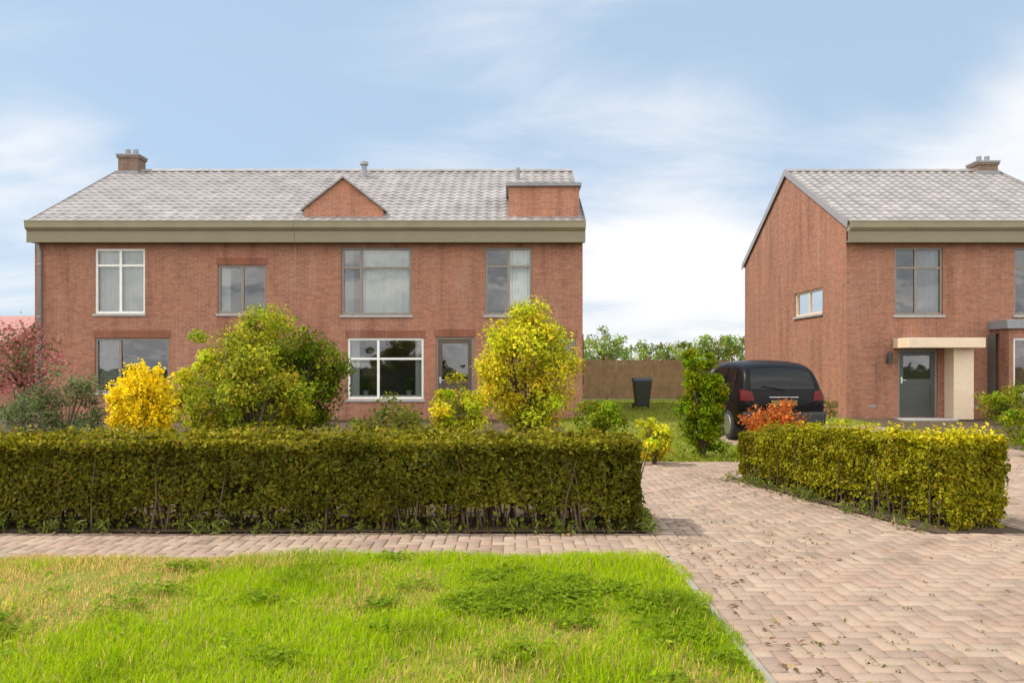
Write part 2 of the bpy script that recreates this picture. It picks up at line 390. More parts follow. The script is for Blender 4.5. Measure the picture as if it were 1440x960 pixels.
def hedge(name, a, b, width, h0, h1, cols, label, ndens=6500, leaf=0.05, weights=None):
    """clipped hedge from a to b (centre line on the ground)"""
    a = np.array(a); b = np.array(b); Ln = np.linalg.norm(b-a); ux = (b-a)/Ln; uy = np.array([-ux[1], ux[0]])
    t = thing(name, (*((a+b)/2), 0), label, 'hedge')
    o = (a+b)/2
    def W(s, w, z): # s along 0..Ln, w across -1..1
        q = a[None] + ux[None]*s[:, None] + uy[None]*w[:, None] - o[None]
        return np.column_stack([q, z])
    def lump(s, w, z): return 0.10*(vnoise(s*1.3+9, z*2.0+9+w, 1.0, 21)-.5)+0.10*(vnoise(s*4+3, z*5+3+w*2, 1.0, 22)-.5)+0.07*(vnoise(s*9+3, z*10+3+w*3, 1.0, 23)-.5)
    Ps, Ns = [], []
    hw = width/2
    def hh(s): return h0+(h1-h0)*s/Ln
    for side in (-1, 1):           # long sides
        n = int(Ln*max(h0, h1)*ndens)
        s = rng.uniform(0, Ln, n); zf = rng.uniform(0, 1, n)**0.8; z = zf*hh(s)
        dep = np.abs(rng.normal(0, 0.06, n))
        w = side*(hw - dep*1.0 + lump(s, 0*s+side, z) - 0.05*(1-zf)) 
        keep = (z > 0.04+0.26*vnoise(s+7, s*0+side+5, 3.1, 26)) | (rng.uniform(0, 1, n) < 0.22)
        keep &= rng.uniform(0, 1, n) > .85*np.clip((vnoise(s*1.0+4, z*1.6+4, 2.6, 27)-.74)*5, 0, 1)
        s, w, z = s[keep], w[keep], z[keep]
        Ps.append(W(s, w, z)); nv = np.column_stack([np.outer(np.full(len(s), side), uy), np.full(len(s), 0.25)]); Ns.append(nv)
    n = int(Ln*width*ndens*1.2)    # top
    s = rng.uniform(0, Ln, n); w = rng.uniform(-hw, hw, n)
    z = hh(s) - np.abs(rng.normal(0, 0.05, n)) + lump(s, w, w*3)*0.9 + .05*(vnoise(s+3, s*0+3, .8, 28)-.5) - .10*np.clip(np.abs(w)/hw-.72, 0, 1)**1.2*2.2 - .07*np.clip(1-np.minimum(s, Ln-s)/.22, 0, 1)**2
    spr = rng.uniform(0, 1, n) < 0.08*vnoise(s+5, w+5, 2.2, 24)*2; z = z + spr*rng.uniform(0, 0.11, n)
    Ps.append(W(s, w, z)); Ns.append(np.tile([0, 0, 1.0], (n, 1)))
    for e in (0, 1):               # ends
        n = int(width*max(h0, h1)*ndens*1.2)
        hz = hh(np.array([e*Ln]))[0]
        z = rng.uniform(0, 1, n)**.8*hz; w = rng.uniform(-hw, hw, n)
        dp = np.abs(rng.normal(0, .06, n)) - lump(w, w, z)
        s = dp if e == 0 else Ln-dp
        keep = (z > 0.1) | (rng.uniform(0, 1, n) < 0.4)
        Ps.append(W(s[keep], w[keep], z[keep])); dv = -ux if e == 0 else ux
        Ns.append(np.tile([dv[0], dv[1], 0.25], (keep.sum(), 1)))
    P = np.concatenate(Ps); Nn = np.concatenate(Ns); hmax = max(h0, h1)
    Z = P[:, 2]; sh = np.clip((Z/hmax-.88)/.12, 0, 1)[:, None]  # sunlight on the hedge top put into leaf colour, along with yellower new growth
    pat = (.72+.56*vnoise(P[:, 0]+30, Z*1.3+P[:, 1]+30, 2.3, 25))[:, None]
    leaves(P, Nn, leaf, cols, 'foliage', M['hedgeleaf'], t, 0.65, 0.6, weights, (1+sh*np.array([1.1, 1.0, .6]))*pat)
    # stray shoots standing clear of the clipped faces
    ks = int(Ln*34); Ps = []; Ns = []; sh = MB()
    for i in range(ks):
        s_ = random.uniform(0, Ln); side = random.choice((-1, 1, 0, 0)); zt = h0+(h1-h0)*s_/Ln
        if side: p = a+ux*s_+uy*(side*hw*.93)-o; b0 = Vector((p[0], p[1], random.uniform(.3, .95)*zt)); d_ = Vector((uy[0]*side, uy[1]*side, random.uniform(.4, 1.4)))
        else: p = a+ux*s_+uy*random.uniform(-hw, hw)*.9-o; b0 = Vector((p[0], p[1], zt-.04)); d_ = Vector((random.gauss(0, .3), random.gauss(0, .3), 1))
        d_ = d_.normalized(); ln_ = random.uniform(.05, .15)
        sh.tube([tuple(b0-d_*.05), tuple(b0+d_*ln_)], [.0025, .001], 4)
        for q in range(5):
            pp = b0+d_*ln_*(q/4)+Vector((random.gauss(0, .014), random.gauss(0, .014), random.gauss(0, .01))); Ps.append(tuple(pp)); Ns.append((random.gauss(0, 1), random.gauss(0, 1), .6))
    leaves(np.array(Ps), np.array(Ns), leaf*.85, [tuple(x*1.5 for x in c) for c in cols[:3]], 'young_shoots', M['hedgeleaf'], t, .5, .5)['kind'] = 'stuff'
    # woody inside
    mb = MB(); k = int(Ln*44)
    for i in range(k):
        s = random.uniform(0.04, Ln-0.04); w = random.uniform(-.97, .97)*hw
        p = a+ux*s+uy*w-o; z1 = (h0+(h1-h0)*s/Ln)*random.uniform(.7, .97)
        j = [random.gauss(0, .07) for _ in range(4)]
        mb.tube([(p[0], p[1], -.02), (p[0]+j[0]*.5, p[1]+j[1]*.5, z1*.45), (p[0]+j[0]+j[2], p[1]+j[1]+j[3]*.4, z1)], [.011, .008, .003], 5)
    mb.build('stems', M['twig'], t)
    # solid dark block, its near-black colour stands in for shade inside the hedge
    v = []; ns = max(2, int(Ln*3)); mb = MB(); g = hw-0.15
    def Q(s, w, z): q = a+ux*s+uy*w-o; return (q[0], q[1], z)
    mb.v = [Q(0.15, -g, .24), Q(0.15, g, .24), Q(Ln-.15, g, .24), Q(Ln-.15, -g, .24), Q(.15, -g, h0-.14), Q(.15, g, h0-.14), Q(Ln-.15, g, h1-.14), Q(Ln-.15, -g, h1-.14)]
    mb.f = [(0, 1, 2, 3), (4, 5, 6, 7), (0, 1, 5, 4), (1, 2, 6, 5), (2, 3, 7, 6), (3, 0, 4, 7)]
    mb.build('shade_core', M['core'], t)
    return t

# ------------------------------------------------------------------ ground
def sheet(name, x0, x1, y0, y1, z, mat):
    m = MB(); m.quad((x0, y0, z), (x1, y0, z), (x1, y1, z), (x0, y1, z)); return tag(m.build(name, mat), kind='structure')
sheet('ground', -400, 400, -200, 600, -0.06, M['ground'])
sheet('front_garden', -20, 1.25, 7.55, 22.99, -0.035, M['soil'])
sheet('paving_bed', -20, 12.0, 6.55, 7.53, -0.013, M['sand'])
sheet('driveway_bed', 1.3, 12.0, -3, 6.55, -0.013, M['sand'])
sheet('path_bed', 1.27, 9.4, 7.53, 12.95, -0.013, M['sand'])
sheet('parking_bed', 4.3, 9.4, 12.95, 20.5, -0.013, M['sand'])
sheet('side_lawn', 1.26, 4.3, 12.95, 34.0, -0.01, M['turf'])
sheet('back_lawn', 4.3, 9.64, 20.5, 34.0, -0.01, M['turf'])
sheet('side_garden', 9.41, 18, 13.6, 22.99, -0.02, M['soil'])

def pavers(name, regions, bw=0.105):
    Vs, Fs, Ts = [], [], []; base = 0
    pal = np.array([(0.40, 0.30, 0.245), (0.42, 0.325, 0.265), (0.375, 0.275, 0.23), (0.43, 0.345, 0.285), (0.40, 0.31, 0.26), (0.35, 0.275, 0.235)])
    for (x0, x1, y0, y1) in regions:
        nx = int((x1-x0)/bw)+3; ny = int((y1-y0)/bw)+3
        I, J = np.meshgrid(np.arange(-2, nx), np.arange(-2, ny), indexing='ij'); I = I.ravel(); J = J.ravel()
        c = (I-J) % 4
        for kind in (0, 3):
            k = c == kind
            ax = x0+I[k]*bw; ay = y0+J[k]*bw
            sx, sy = (2*bw, bw) if kind == 0 else (bw, 2*bw)
            g = 0.0035
            X0 = np.clip(ax, x0, x1)+g; X1 = np.clip(ax+sx, x0, x1)-g; Y0 = np.clip(ay, y0, y1)+g; Y1 = np.clip(ay+sy, y0, y1)-g
            ok = (X1-X0 > 0.02) & (Y1-Y0 > 0.02); X0, X1, Y0, Y1 = X0[ok], X1[ok], Y0[ok], Y1[ok]
            n = len(X0); 
            if not n: continue
            cx = (X0+X1)/2; cy = (Y0+Y1)/2
            zc = 0.014*(vnoise(cx+20, cy+20, .8, 51)-.5)+0.008*(vnoise(cx+20, cy+20, 2.2, 52)-.5)+rng.normal(0, .0012, n)
            tx = rng.normal(0, .006, n); ty = rng.normal(0, .006, n); e = 0.006
            def P(X, Y, dz): return np.column_stack([X, Y, zc+dz+(X-cx)*tx+(Y-cy)*ty])
            ring = lambda X0, X1, Y0, Y1, dz: [P(X0, Y0, dz), P(X1, Y0, dz), P(X1, Y1, dz), P(X0, Y1, dz)]
            V = np.stack(ring(X0, X1, Y0, Y1, -.03)+ring(X0, X1, Y0, Y1, -.006)+ring(X0+e, X1-e, Y0+e, Y1-e, 0), 1)
            f = [(8, 9, 10, 11)]
            for lo in (0, 4):
                for q in range(4): f.append((lo+q, lo+(q+1) % 4, lo+4+(q+1) % 4, lo+4+q))
            F = (np.arange(n)[:, None, None]*12+np.array(f)[None]).reshape(-1, 4)+base
            Tn = pal[rng.integers(0, len(pal), n)]*np.array([.755, .71, .645])*rng.uniform(.93, 1.06, (n, 1))
            Vs.append(V.reshape(-1, 3)); Fs.append(F); Ts.append(np.repeat(Tn, 12, 0)); base += n*12
    return np_mesh(name, np.concatenate(Vs), np.concatenate(Fs), np.concatenate(Ts), M['paver'])
tag(pavers('brick_pavement', [(-9, 1.33, 6.62, 7.5)]), kind='structure')
tag(pavers('brick_driveway', [(1.33, 9.2, 1.5, 7.5), (1.33, 9.2, 7.5, 12.9), (4.35, 9.2, 12.9, 20.4)]), kind='structure')
# concrete edging between turf and paving
mb = MB()
for i in range(10): mb.box(-9+i*1.0315+.004, -9+(i+1)*1.0315-.004, 6.555, 6.615, -.1, .002)
tag(mb.build('kerb', M['concrete'], bevel=.006), kind='structure')
mb = MB()
for i in range(6): mb.box(1.27, 1.328, 0.62+i+.004, 1.62+i-.012, -.1, .002)
tag(mb.build('path_edging', M['concrete'], bevel=.006), kind='structure')
# soil strips under hedges
sheet('hedge_bed', -20, 1.3, 7.52, 8.5, 0.006, M['soil'])
mb = MB(); mb.poly([(3.95, 7.45, .012), (4.9, 7.45, .012), (4.1, 11.0, .012), (3.0, 11.0, .012)]); tag(mb.build('planting_bed', M['soil']), kind='structure')

# turf mound + blades
def turf_z(x, y): return np.clip(np.minimum(1.268-x, 6.553-y)/.25, 0, 1)*(0.02)+0.035*vnoise(x+20, y+20, 0.9, 3)+0.02*vnoise(x+20, y+20, 2.7, 4)-0.02
xs = np.linspace(-9, 1.268, 90); ys = np.linspace(1.2, 6.553, 60)
XX, YY = np.meshgrid(xs, ys, indexing='ij'); ed = np.minimum(np.minimum(1.268-XX, 6.553-YY)/0.25, 1)
V = np.column_stack([XX.ravel(), YY.ravel(), (turf_z(XX.ravel(), YY.ravel())*np.clip(ed.ravel(), 0, 1))])
i, j = np.meshgrid(np.arange(89), np.arange(59), indexing='ij'); q = (i*60+j).ravel()
F = np.column_stack([q, q+60, q+61, q+1])
tag(np_mesh('verge', V, F, None, M['turf']), kind='structure')

def grass(n):
    x = rng.uniform(-7.0, 1.38, n); y = 2.6+(6.68-2.6)*rng.uniform(0, 1, n)
    kp = (x < 1.24+.13*vnoise(y+20, y*0+3, 3.7, 61)) & (y < 6.52+.15*vnoise(x+20, x*0+3, 3.3, 62)); x = x[kp]; y = y[kp]; n = len(x)
    # cull what no camera nearby could resolve
    dry = np.clip((vnoise(x+20, y+20, 1.1, 5)*0.6+vnoise(x+20, y+20, 3.3, 6)*0.4-0.56)*2.4 + np.clip((-1.8-x)/1.1, 0, 1)*np.clip((y-4.3)/0.7, 0, 1)*(.85+1.1*vnoise(x+20, y+20, 2.1, 63)), 0, 1)
    lush = vnoise(x+31, y+7, 1.9, 8); thick = vnoise(x+3, y+9, 4.5, 9)
    keep = rng.uniform(0, 1, n) > 0.5*dry+0.25*(thick < .35)
    x, y, dry, lush, thick = x[keep], y[keep], dry[keep], lush[keep], thick[keep]; n = len(x)
    z = turf_z(x, y)
    H = rng.uniform(.035, .085, n)*(0.65+0.8*lush)*(1-.35*dry); Wd = rng.uniform(.003, .0065, n)
    H *= np.where(x > 1.2, .6, 1); a = rng.uniform(0, 6.283, n); ln = rng.uniform(.15, .9, n)*H
    d = np.column_stack([np.cos(a), np.sin(a), 0*a]); s = np.column_stack([-np.sin(a), np.cos(a), 0*a])
    B = np.column_stack([x, y, z-.005])
    m = B+d*(ln*.3)[:, None]+np.column_stack([0*x, 0*x, H*.6]); tp = B+d*ln[:, None]+np.column_stack([0*x, 0*x, H*rng.uniform(.75, 1, n)])
    w = s*(Wd/2)[:, None]
    V = np.stack([B-w, B+w, m+w*.8, m-w*.8, tp], 1).reshape(-1, 3)
    k = np.arange(n)[:, None]*5
    F = np.concatenate([k+np.array([[0, 1, 2]]), k+np.array([[0, 2, 3]]), k+np.array([[3, 2, 4]])])
    g1 = np.array([.25, .40, .003]); g2 = np.array([.38, .46, .005]); g3 = np.array([.10, .17, .008]); st = np.array([.62, .43, .15])
    mixv = rng.uniform(0, 1, n)[:, None]
    col = g1*(1-mixv)+g2*mixv
    lush = lush + (.25+.45*thick)*np.exp(-(((x-.15)/.75)**2+((y-5.25)/.6)**2)) + .4*thick*np.exp(-(((x-1.0)/.3)**2+((y-4.9)/.5)**2))
    dk = np.clip((lush-.70)*2.4+(rng.uniform(0, 1, n)-.5)*.6, 0, 1)[:, None]; col = col*(1-dk*.75)+g3*dk*.75
    isd = (rng.uniform(0, 1, n) < dry*.85+.06)[:, None]; col = np.where(isd, st*rng.uniform(.6, 1.2, (n, 1)), col)
    col = col*rng.uniform(.75, 1.25, (n, 1))
    return np_mesh('grass', V, F, np.repeat(col, 5, 0), M['blade'])
tag(grass(210000), 'short bright green verge grass with dry straw patches on the left', 'grass', kind='stuff')

def lawn(n):
    x = rng.uniform(1.28, 9.6, n); y = 12.9+21*rng.uniform(0, 1, n)**1.7
    kp = (x < 4.33) | (y > 20.5); x = x[kp]; y = y[kp]; n = len(x); z = rng.uniform(.0, .05, n)*(.5+vnoise(x+20, y+20, 1.3, 81))
    return leaves(np.column_stack([x, y, z]), np.column_stack([rng.normal(0, 1, n), rng.normal(0, 1, n), np.full(n, .2)]), .09, [(.22, .29, .012), (.29, .34, .014), (.16, .22, .01), (.34, .31, .06)], 'lawn', M['blade'], None, .4, .12)
tag(lawn(26000), 'mown green lawn between the path and the wooden fence', 'lawn', kind='stuff')
def weeds(n):
    """flat rosettes of broad leaves in the turf and little tufts along the joints"""
    Ps = []; Ns = []
    for _ in range(n):
        cx, cy = random.uniform(-4.5, 1.1), random.uniform(3.4, 6.3)
        z = float(turf_z(np.array([cx]), np.array([cy]))[0])
        for k in range(random.randint(5, 11)):
            a = random.uniform(0, 6.28); r = random.uniform(.02, .10)
            Ps.append((cx+math.cos(a)*r, cy+math.sin(a)*r, z+random.uniform(.015, .04))); Ns.append((math.cos(a)*.3, math.sin(a)*.3, 1))
    return leaves(np.array(Ps), np.array(Ns), .045, [(.16, .26, .012), (.20, .30, .015), (.26, .34, .02)], 'broadleaf_weeds', M['leaf'], None, .25, .45)
def clover(n):
    Ps = []; c = [(random.gauss(.15, .5), random.gauss(5.25, .35)) for _ in range(26)]+[(random.gauss(1.0, .12), random.gauss(4.9, .35)) for _ in range(9)]+[(random.uniform(-4.5, 1), random.uniform(3.4, 6.4)) for _ in range(22)]
    for _ in range(n):
        q = random.choice(c); x, y = q[0]+random.gauss(0, .09), q[1]+random.gauss(0, .07)
        if x > 1.24 or y > 6.5: continue
        z = float(turf_z(np.array([x]), np.array([y]))[0])+random.uniform(.025, .06)
        a = random.uniform(0, 6.28)
        for k in range(3): Ps.append((x+math.cos(a+k*2.09)*.011, y+math.sin(a+k*2.09)*.011, z))
    return leaves(np.array(Ps), np.tile([0, 0, 1.0], (len(Ps), 1)), .024, [(.15, .23, .008), (.19, .26, .010), (.12, .19, .008)], 'clover', M['leaf'], None, .25, .95)
tag(clover(3600), 'darker green clover patches in the verge near the driveway edge', 'clover', kind='stuff')
tag(weeds(150), 'broad leaved weeds scattered through the green verge', 'weeds', kind='stuff')

def edge_tufts():
    Ps = []; Ns = []
    for _ in range(150):
        if random.random() < .5: cx, cy = random.uniform(1.05, 1.36), random.uniform(7.45, 8.6)
        elif random.random() < .5: cx, cy = random.uniform(-5, 1.2), 7.5+random.gauss(0, .03)
        else:
            s = random.random(); cx, cy = 3.95-1.0*s+random.gauss(0, .06), 7.45+3.5*s
        for k in range(16):
            a = random.uniform(0, 6.28); r = random.uniform(0, .07)
            Ps.append((cx+math.cos(a)*r, cy+math.sin(a)*r, random.uniform(.01, .12))); Ns.append((math.cos(a), math.sin(a), .4))
    return leaves(np.array(Ps), np.array(Ns), .075, [(.16, .21, .03), (.2, .24, .04), (.12, .17, .02), (.26, .22, .09)], 'edge_weeds', M['leaf'], None, .5, .18)
tag(edge_tufts(), 'pale green grass tufts along the foot of the hedges', 'weeds', kind='stuff')

def litter():
    Ps = []
    for _ in range(520):
        q = random.random()
        if q < .45: p = (random.uniform(-6, 1.3), 7.5-abs(random.gauss(0, .12)))
        elif q < .7:
            u = random.random(); p = (4.0-1.0*u-abs(random.gauss(0, .15)), 7.5+3.5*u)
        elif q < .85: p = (random.uniform(1.35, 1.6)+abs(random.gauss(0, .1)), random.uniform(3.2, 7.4))
        else: p = (random.uniform(1.4, 9), random.uniform(3.2, 12))
        Ps.append((p[0], p[1], random.uniform(.012, .02)))
    return leaves(np.array(Ps), np.tile([0, 0, 1.0], (len(Ps), 1)), .038, [(.14, .08, .03), (.22, .13, .05), (.10, .06, .03), (.24, .19, .06)], 'fallen_leaves', M['hedgeleaf'], None, .22, .6)
tag(litter(), 'brown fallen leaves scattered along the hedge foot and over the paving', 'leaf litter', kind='stuff')
def joint_moss():
    Ps = []; bw = .105
    for _ in range(2600):
        cx, cy = random.uniform(1.34, 9), random.uniform(3.2, 12.5)
        v = float(vnoise(np.array([cx+20.]), np.array([cy+20.]), .9, 71)[0])
        if v < .55 and random.random() > .12: continue
        if random.random() < .5: cx = 1.33+round((cx-1.33)/bw)*bw+random.gauss(0, .004)
        else: cy = 1.5+round((cy-1.5)/bw)*bw+random.gauss(0, .004)
        for k in range(5): Ps.append((cx+random.gauss(0, .012), cy+random.gauss(0, .012), random.uniform(.0, .012)))
    return leaves(np.array(Ps), np.tile([0, 0, 1.0], (len(Ps), 1)), .016, [(.10, .11, .02), (.15, .15, .03), (.08, .09, .02)], 'joint_moss', M['leaf'], None, .6, .6)
tag(joint_moss(), 'thin green moss growing in the joints of the brick driveway', 'moss', kind='stuff')
# ------------------------------------------------------------------ houses
Y0, Y1, YR = 23.0, 33.0, 28.0
EZ, RZ = 5.62, 8.30      # tile edge and ridge
YE = 22.80
SL = (RZ-EZ)/(YR-YE)
def roof_z(y): return EZ+(y-YE)*SL if y <= YR else EZ+(2*YR-YE-y)*SL

def wall_panel(mb, u0, u1, z0, z1, holes, P, depth=0.11, inward=1):
    """flat wall with rectangular holes and their reveals; P(u, d, z) maps to world with d into the wall"""
    us = sorted({u0, u1, *[h[0] for h in holes], *[h[1] for h in holes]}); zs = sorted({z0, z1, *[h[2] for h in holes], *[h[3] for h in holes]})
    for a, b in zip(us, us[1:]):
        for c, d in zip(zs, zs[1:]):
            um, zm = (a+b)/2, (c+d)/2
            if any(h[0] < um < h[1] and h[2] < zm < h[3] for h in holes): continue
            mb.quad(P(a, 0, c), P(b, 0, c), P(b, 0, d), P(a, 0, d))
    for (a, b, c, d) in holes:
        mb.quad(P(a, 0, c), P(a, depth, c), P(a, depth, d), P(a, 0, d)); mb.quad(P(b, 0, c), P(b, depth, c), P(b, depth, d), P(b, 0, d))
        mb.quad(P(a, 0, c), P(b, 0, c), P(b, depth, c), P(a, depth, c)); mb.quad(P(a, 0, d), P(b, 0, d), P(b, depth, d), P(a, depth, d))

def tile_roof(x0, x1):
    mb = MB(); cw, ch = 0.30, 0.34
    for side in (0, 1):
        Lh = YR-YE; Ls = math.hypot(Lh, RZ-EZ); nx = int((x1-x0)/0.0375); nc = int(Ls/ch)+1
        cs, sn = Lh/Ls, (RZ-EZ)/Ls
        rows = []
        for c in range(nc):
            v0 = c*ch; v1 = min((c+1)*ch+.02, Ls)
            rows += [(v0, .004), (v0, .032), (v1, .010)]
        base = len(mb.v)
        for (v, t) in rows:
            for i in range(nx+1):
                u = i/nx*(x1-x0); ph = (u/cw) % 1
                hgt = t+0.034*(0.5+0.5*math.cos(2*math.pi*ph))**1.3*(1 if t > 0 else 0)+random.uniform(-.002, .002)
                y = YE+v*cs-hgt*sn; z = EZ+v*sn+hgt*cs
                mb.v.append((x0+u, y if side == 0 else 2*YR-y, z))
        for r in range(len(rows)-1):
            for i in range(nx):
                q = base+r*(nx+1)+i; mb.f.append((q, q+1, q+nx+2, q+nx+1))
    # boarding under the tiles
    for side in (0, 1):
        f = (lambda y: y) if side == 0 else (lambda y: 2*YR-y)
        mb.prism([(f(YE), EZ-.06), (f(YE), EZ-.005), (f(YR), RZ-.005), (f(YR), RZ-.06)], 'x', x0+.01, x1-.01)
    return mb

def pane_and_frame(house, P, a, b, c, d, depth, bars_v=(), bars_h=(), mat='white', curtain=None, sill=True, name='window', label=None, fw=0.065, door=False, glass='pane'):
    """window: frame part, with pane / sill / curtain as sub-parts. P maps (u, d, z)."""
    def bx(mb, u0, u1, d0, d1, z0, z1):
        pts = [P(u, dd, z) for z in (z0, z1) for (u, dd) in ((u0, d0), (u1, d0), (u1, d1), (u0, d1))]
        i = len(mb.v); mb.v += pts
        mb.f += [tuple(i+k for k in q) for q in ((0, 3, 2, 1), (4, 5, 6, 7), (0, 1, 5, 4), (1, 2, 6, 5), (2, 3, 7, 6), (3, 0, 4, 7))]
    g = 0.003; d0, d1 = depth-.055, depth+.02
    mb = MB()
    bx(mb, a+g, a+fw, d0, d1, c+g, d-g); bx(mb, b-fw, b-g, d0, d1, c+g, d-g)
    bx(mb, a+fw, b-fw, d0, d1, c+g, c+fw); bx(mb, a+fw, b-fw, d0, d1, d-fw, d-g)
    for t in bars_v: u = a+(b-a)*t; bx(mb, u-.035, u+.035, d0+.006, d1, c+fw, d-fw)
    vs = sorted([0, 1, *bars_v])
    for t in bars_h:
        z = c+(d-c)*t
        for s0, s1 in zip(vs, vs[1:]):
            ua = a+(b-a)*s0+(fw if s0 == 0 else .035); ub = a+(b-a)*s1-(fw if s1 == 1 else .035)
            bx(mb, ua, ub, d0+.006, d1, z-.03, z+.03)
    w = mb.build(name, M[mat], house)
    if label: w['label'] = label
    mb = MB(); mb.quad(P(a+fw, depth-.008, c+fw), P(b-fw, depth-.008, c+fw), P(b-fw, depth-.008, d-fw), P(a+fw, depth-.008, d-fw)); mb.build('pane', M[glass], w)
    if sill:
        mb = MB(); bx(mb, a-.04, b+.04, -.05, depth-.06, c-.07, c-.003); mb.build('sill', M['stone'], w)
    # lintel course is brick; curtain hangs in folds
    if curtain:
        for (f0, f1, z0f, mt) in curtain:
            mb = MB(); n = 40; ua, ub = a+(b-a)*f0, a+(b-a)*f1; zb = c+(d-c)*z0f
            base = len(mb.v)
            for i in range(n+1):
                u = ua+(ub-ua)*i/n; dd = depth+.12+.025*math.sin(i*1.35)+.01*math.sin(i*.6)
                mb.v += [P(u, dd, zb), P(u, dd, d)]
            for i in range(n): q = base+2*i; mb.f.append((q, q+2, q+3, q+1))
            mb.build('curtain', M[mt], w, smooth=True)
    # dim room behind
    mb = MB(); e = .25
    bx(mb, a-e, b+e, depth+.3, depth+2.2, max(0.02, c-.5), d+.12)
    mb.f = [q for k, q in enumerate(mb.f) if k != 2]
    mb.build('room', M['inside'], w)
    return w

def panel_door(house, P, a, b, c, d, depth, mat, frame_mat, label=None):
    def bx(mb, u0, u1, d0, d1, z0, z1):
        pts = [P(u, dd, z) for z in (z0, z1) for (u, dd) in ((u0, d0), (u1, d0), (u1, d1), (u0, d1))]
        i = len(mb.v); mb.v += pts
        mb.f += [tuple(i+k for k in q) for q in ((0, 3, 2, 1), (4, 5, 6, 7), (0, 1, 5, 4), (1, 2, 6, 5), (2, 3, 7, 6), (3, 0, 4, 7))]
    mb = MB(); L = depth
    z1 = d-.07; u0, u1 = a+.07, b-.07
    st = .11
    bx(mb, u0, u0+st, L-.03, L+.02, c, z1); bx(mb, u1-st, u1, L-.03, L+.02, c, z1)
    for q0, q1 in ((c, c+.22), (c+.95, c+1.1), (z1-.12, z1)): bx(mb, u0+st, u1-st, L-.03, L+.02, q0, q1)
    bx(mb, u0+st, u1-st, L-.008, L+.01, c+.22, c+.95)
    dr = mb.build('door', M[mat], house)
    if label: dr['label'] = label
    mb = MB(); bx(mb, a+.003, a+.067, L-.05, L+.03, c, d-.003); bx(mb, b-.067, b-.003, L-.05, L+.03, c, d-.003); bx(mb, a+.067, b-.067, L-.05, L+.03, d-.067, d-.003)
    mb.build('frame', M[frame_mat], dr)
    mb = MB(); mb.quad(P(u0+st, L, c+1.1), P(u1-st, L, c+1.1), P(u1-st, L, z1-.12), P(u0+st, L, z1-.12)); mb.build('pane', M['pane'], dr)
    mb = MB(); bx(mb, u0+.03, u0+.08, L-.05, L-.032, c+.98, c+1.16); bx(mb, u0+.045, u0+.17, L-.085, L-.065, c+1.06, c+1.08); mb.build('handle', M['steel'], dr)
    mb = MB(); bx(mb, a-.2, b+.2, L+.3, L+2, .02, d+.1); mb.f = [q for k, q in enumerate(mb.f) if k != 2]; mb.build('room', M['inside'], dr)
    return dr

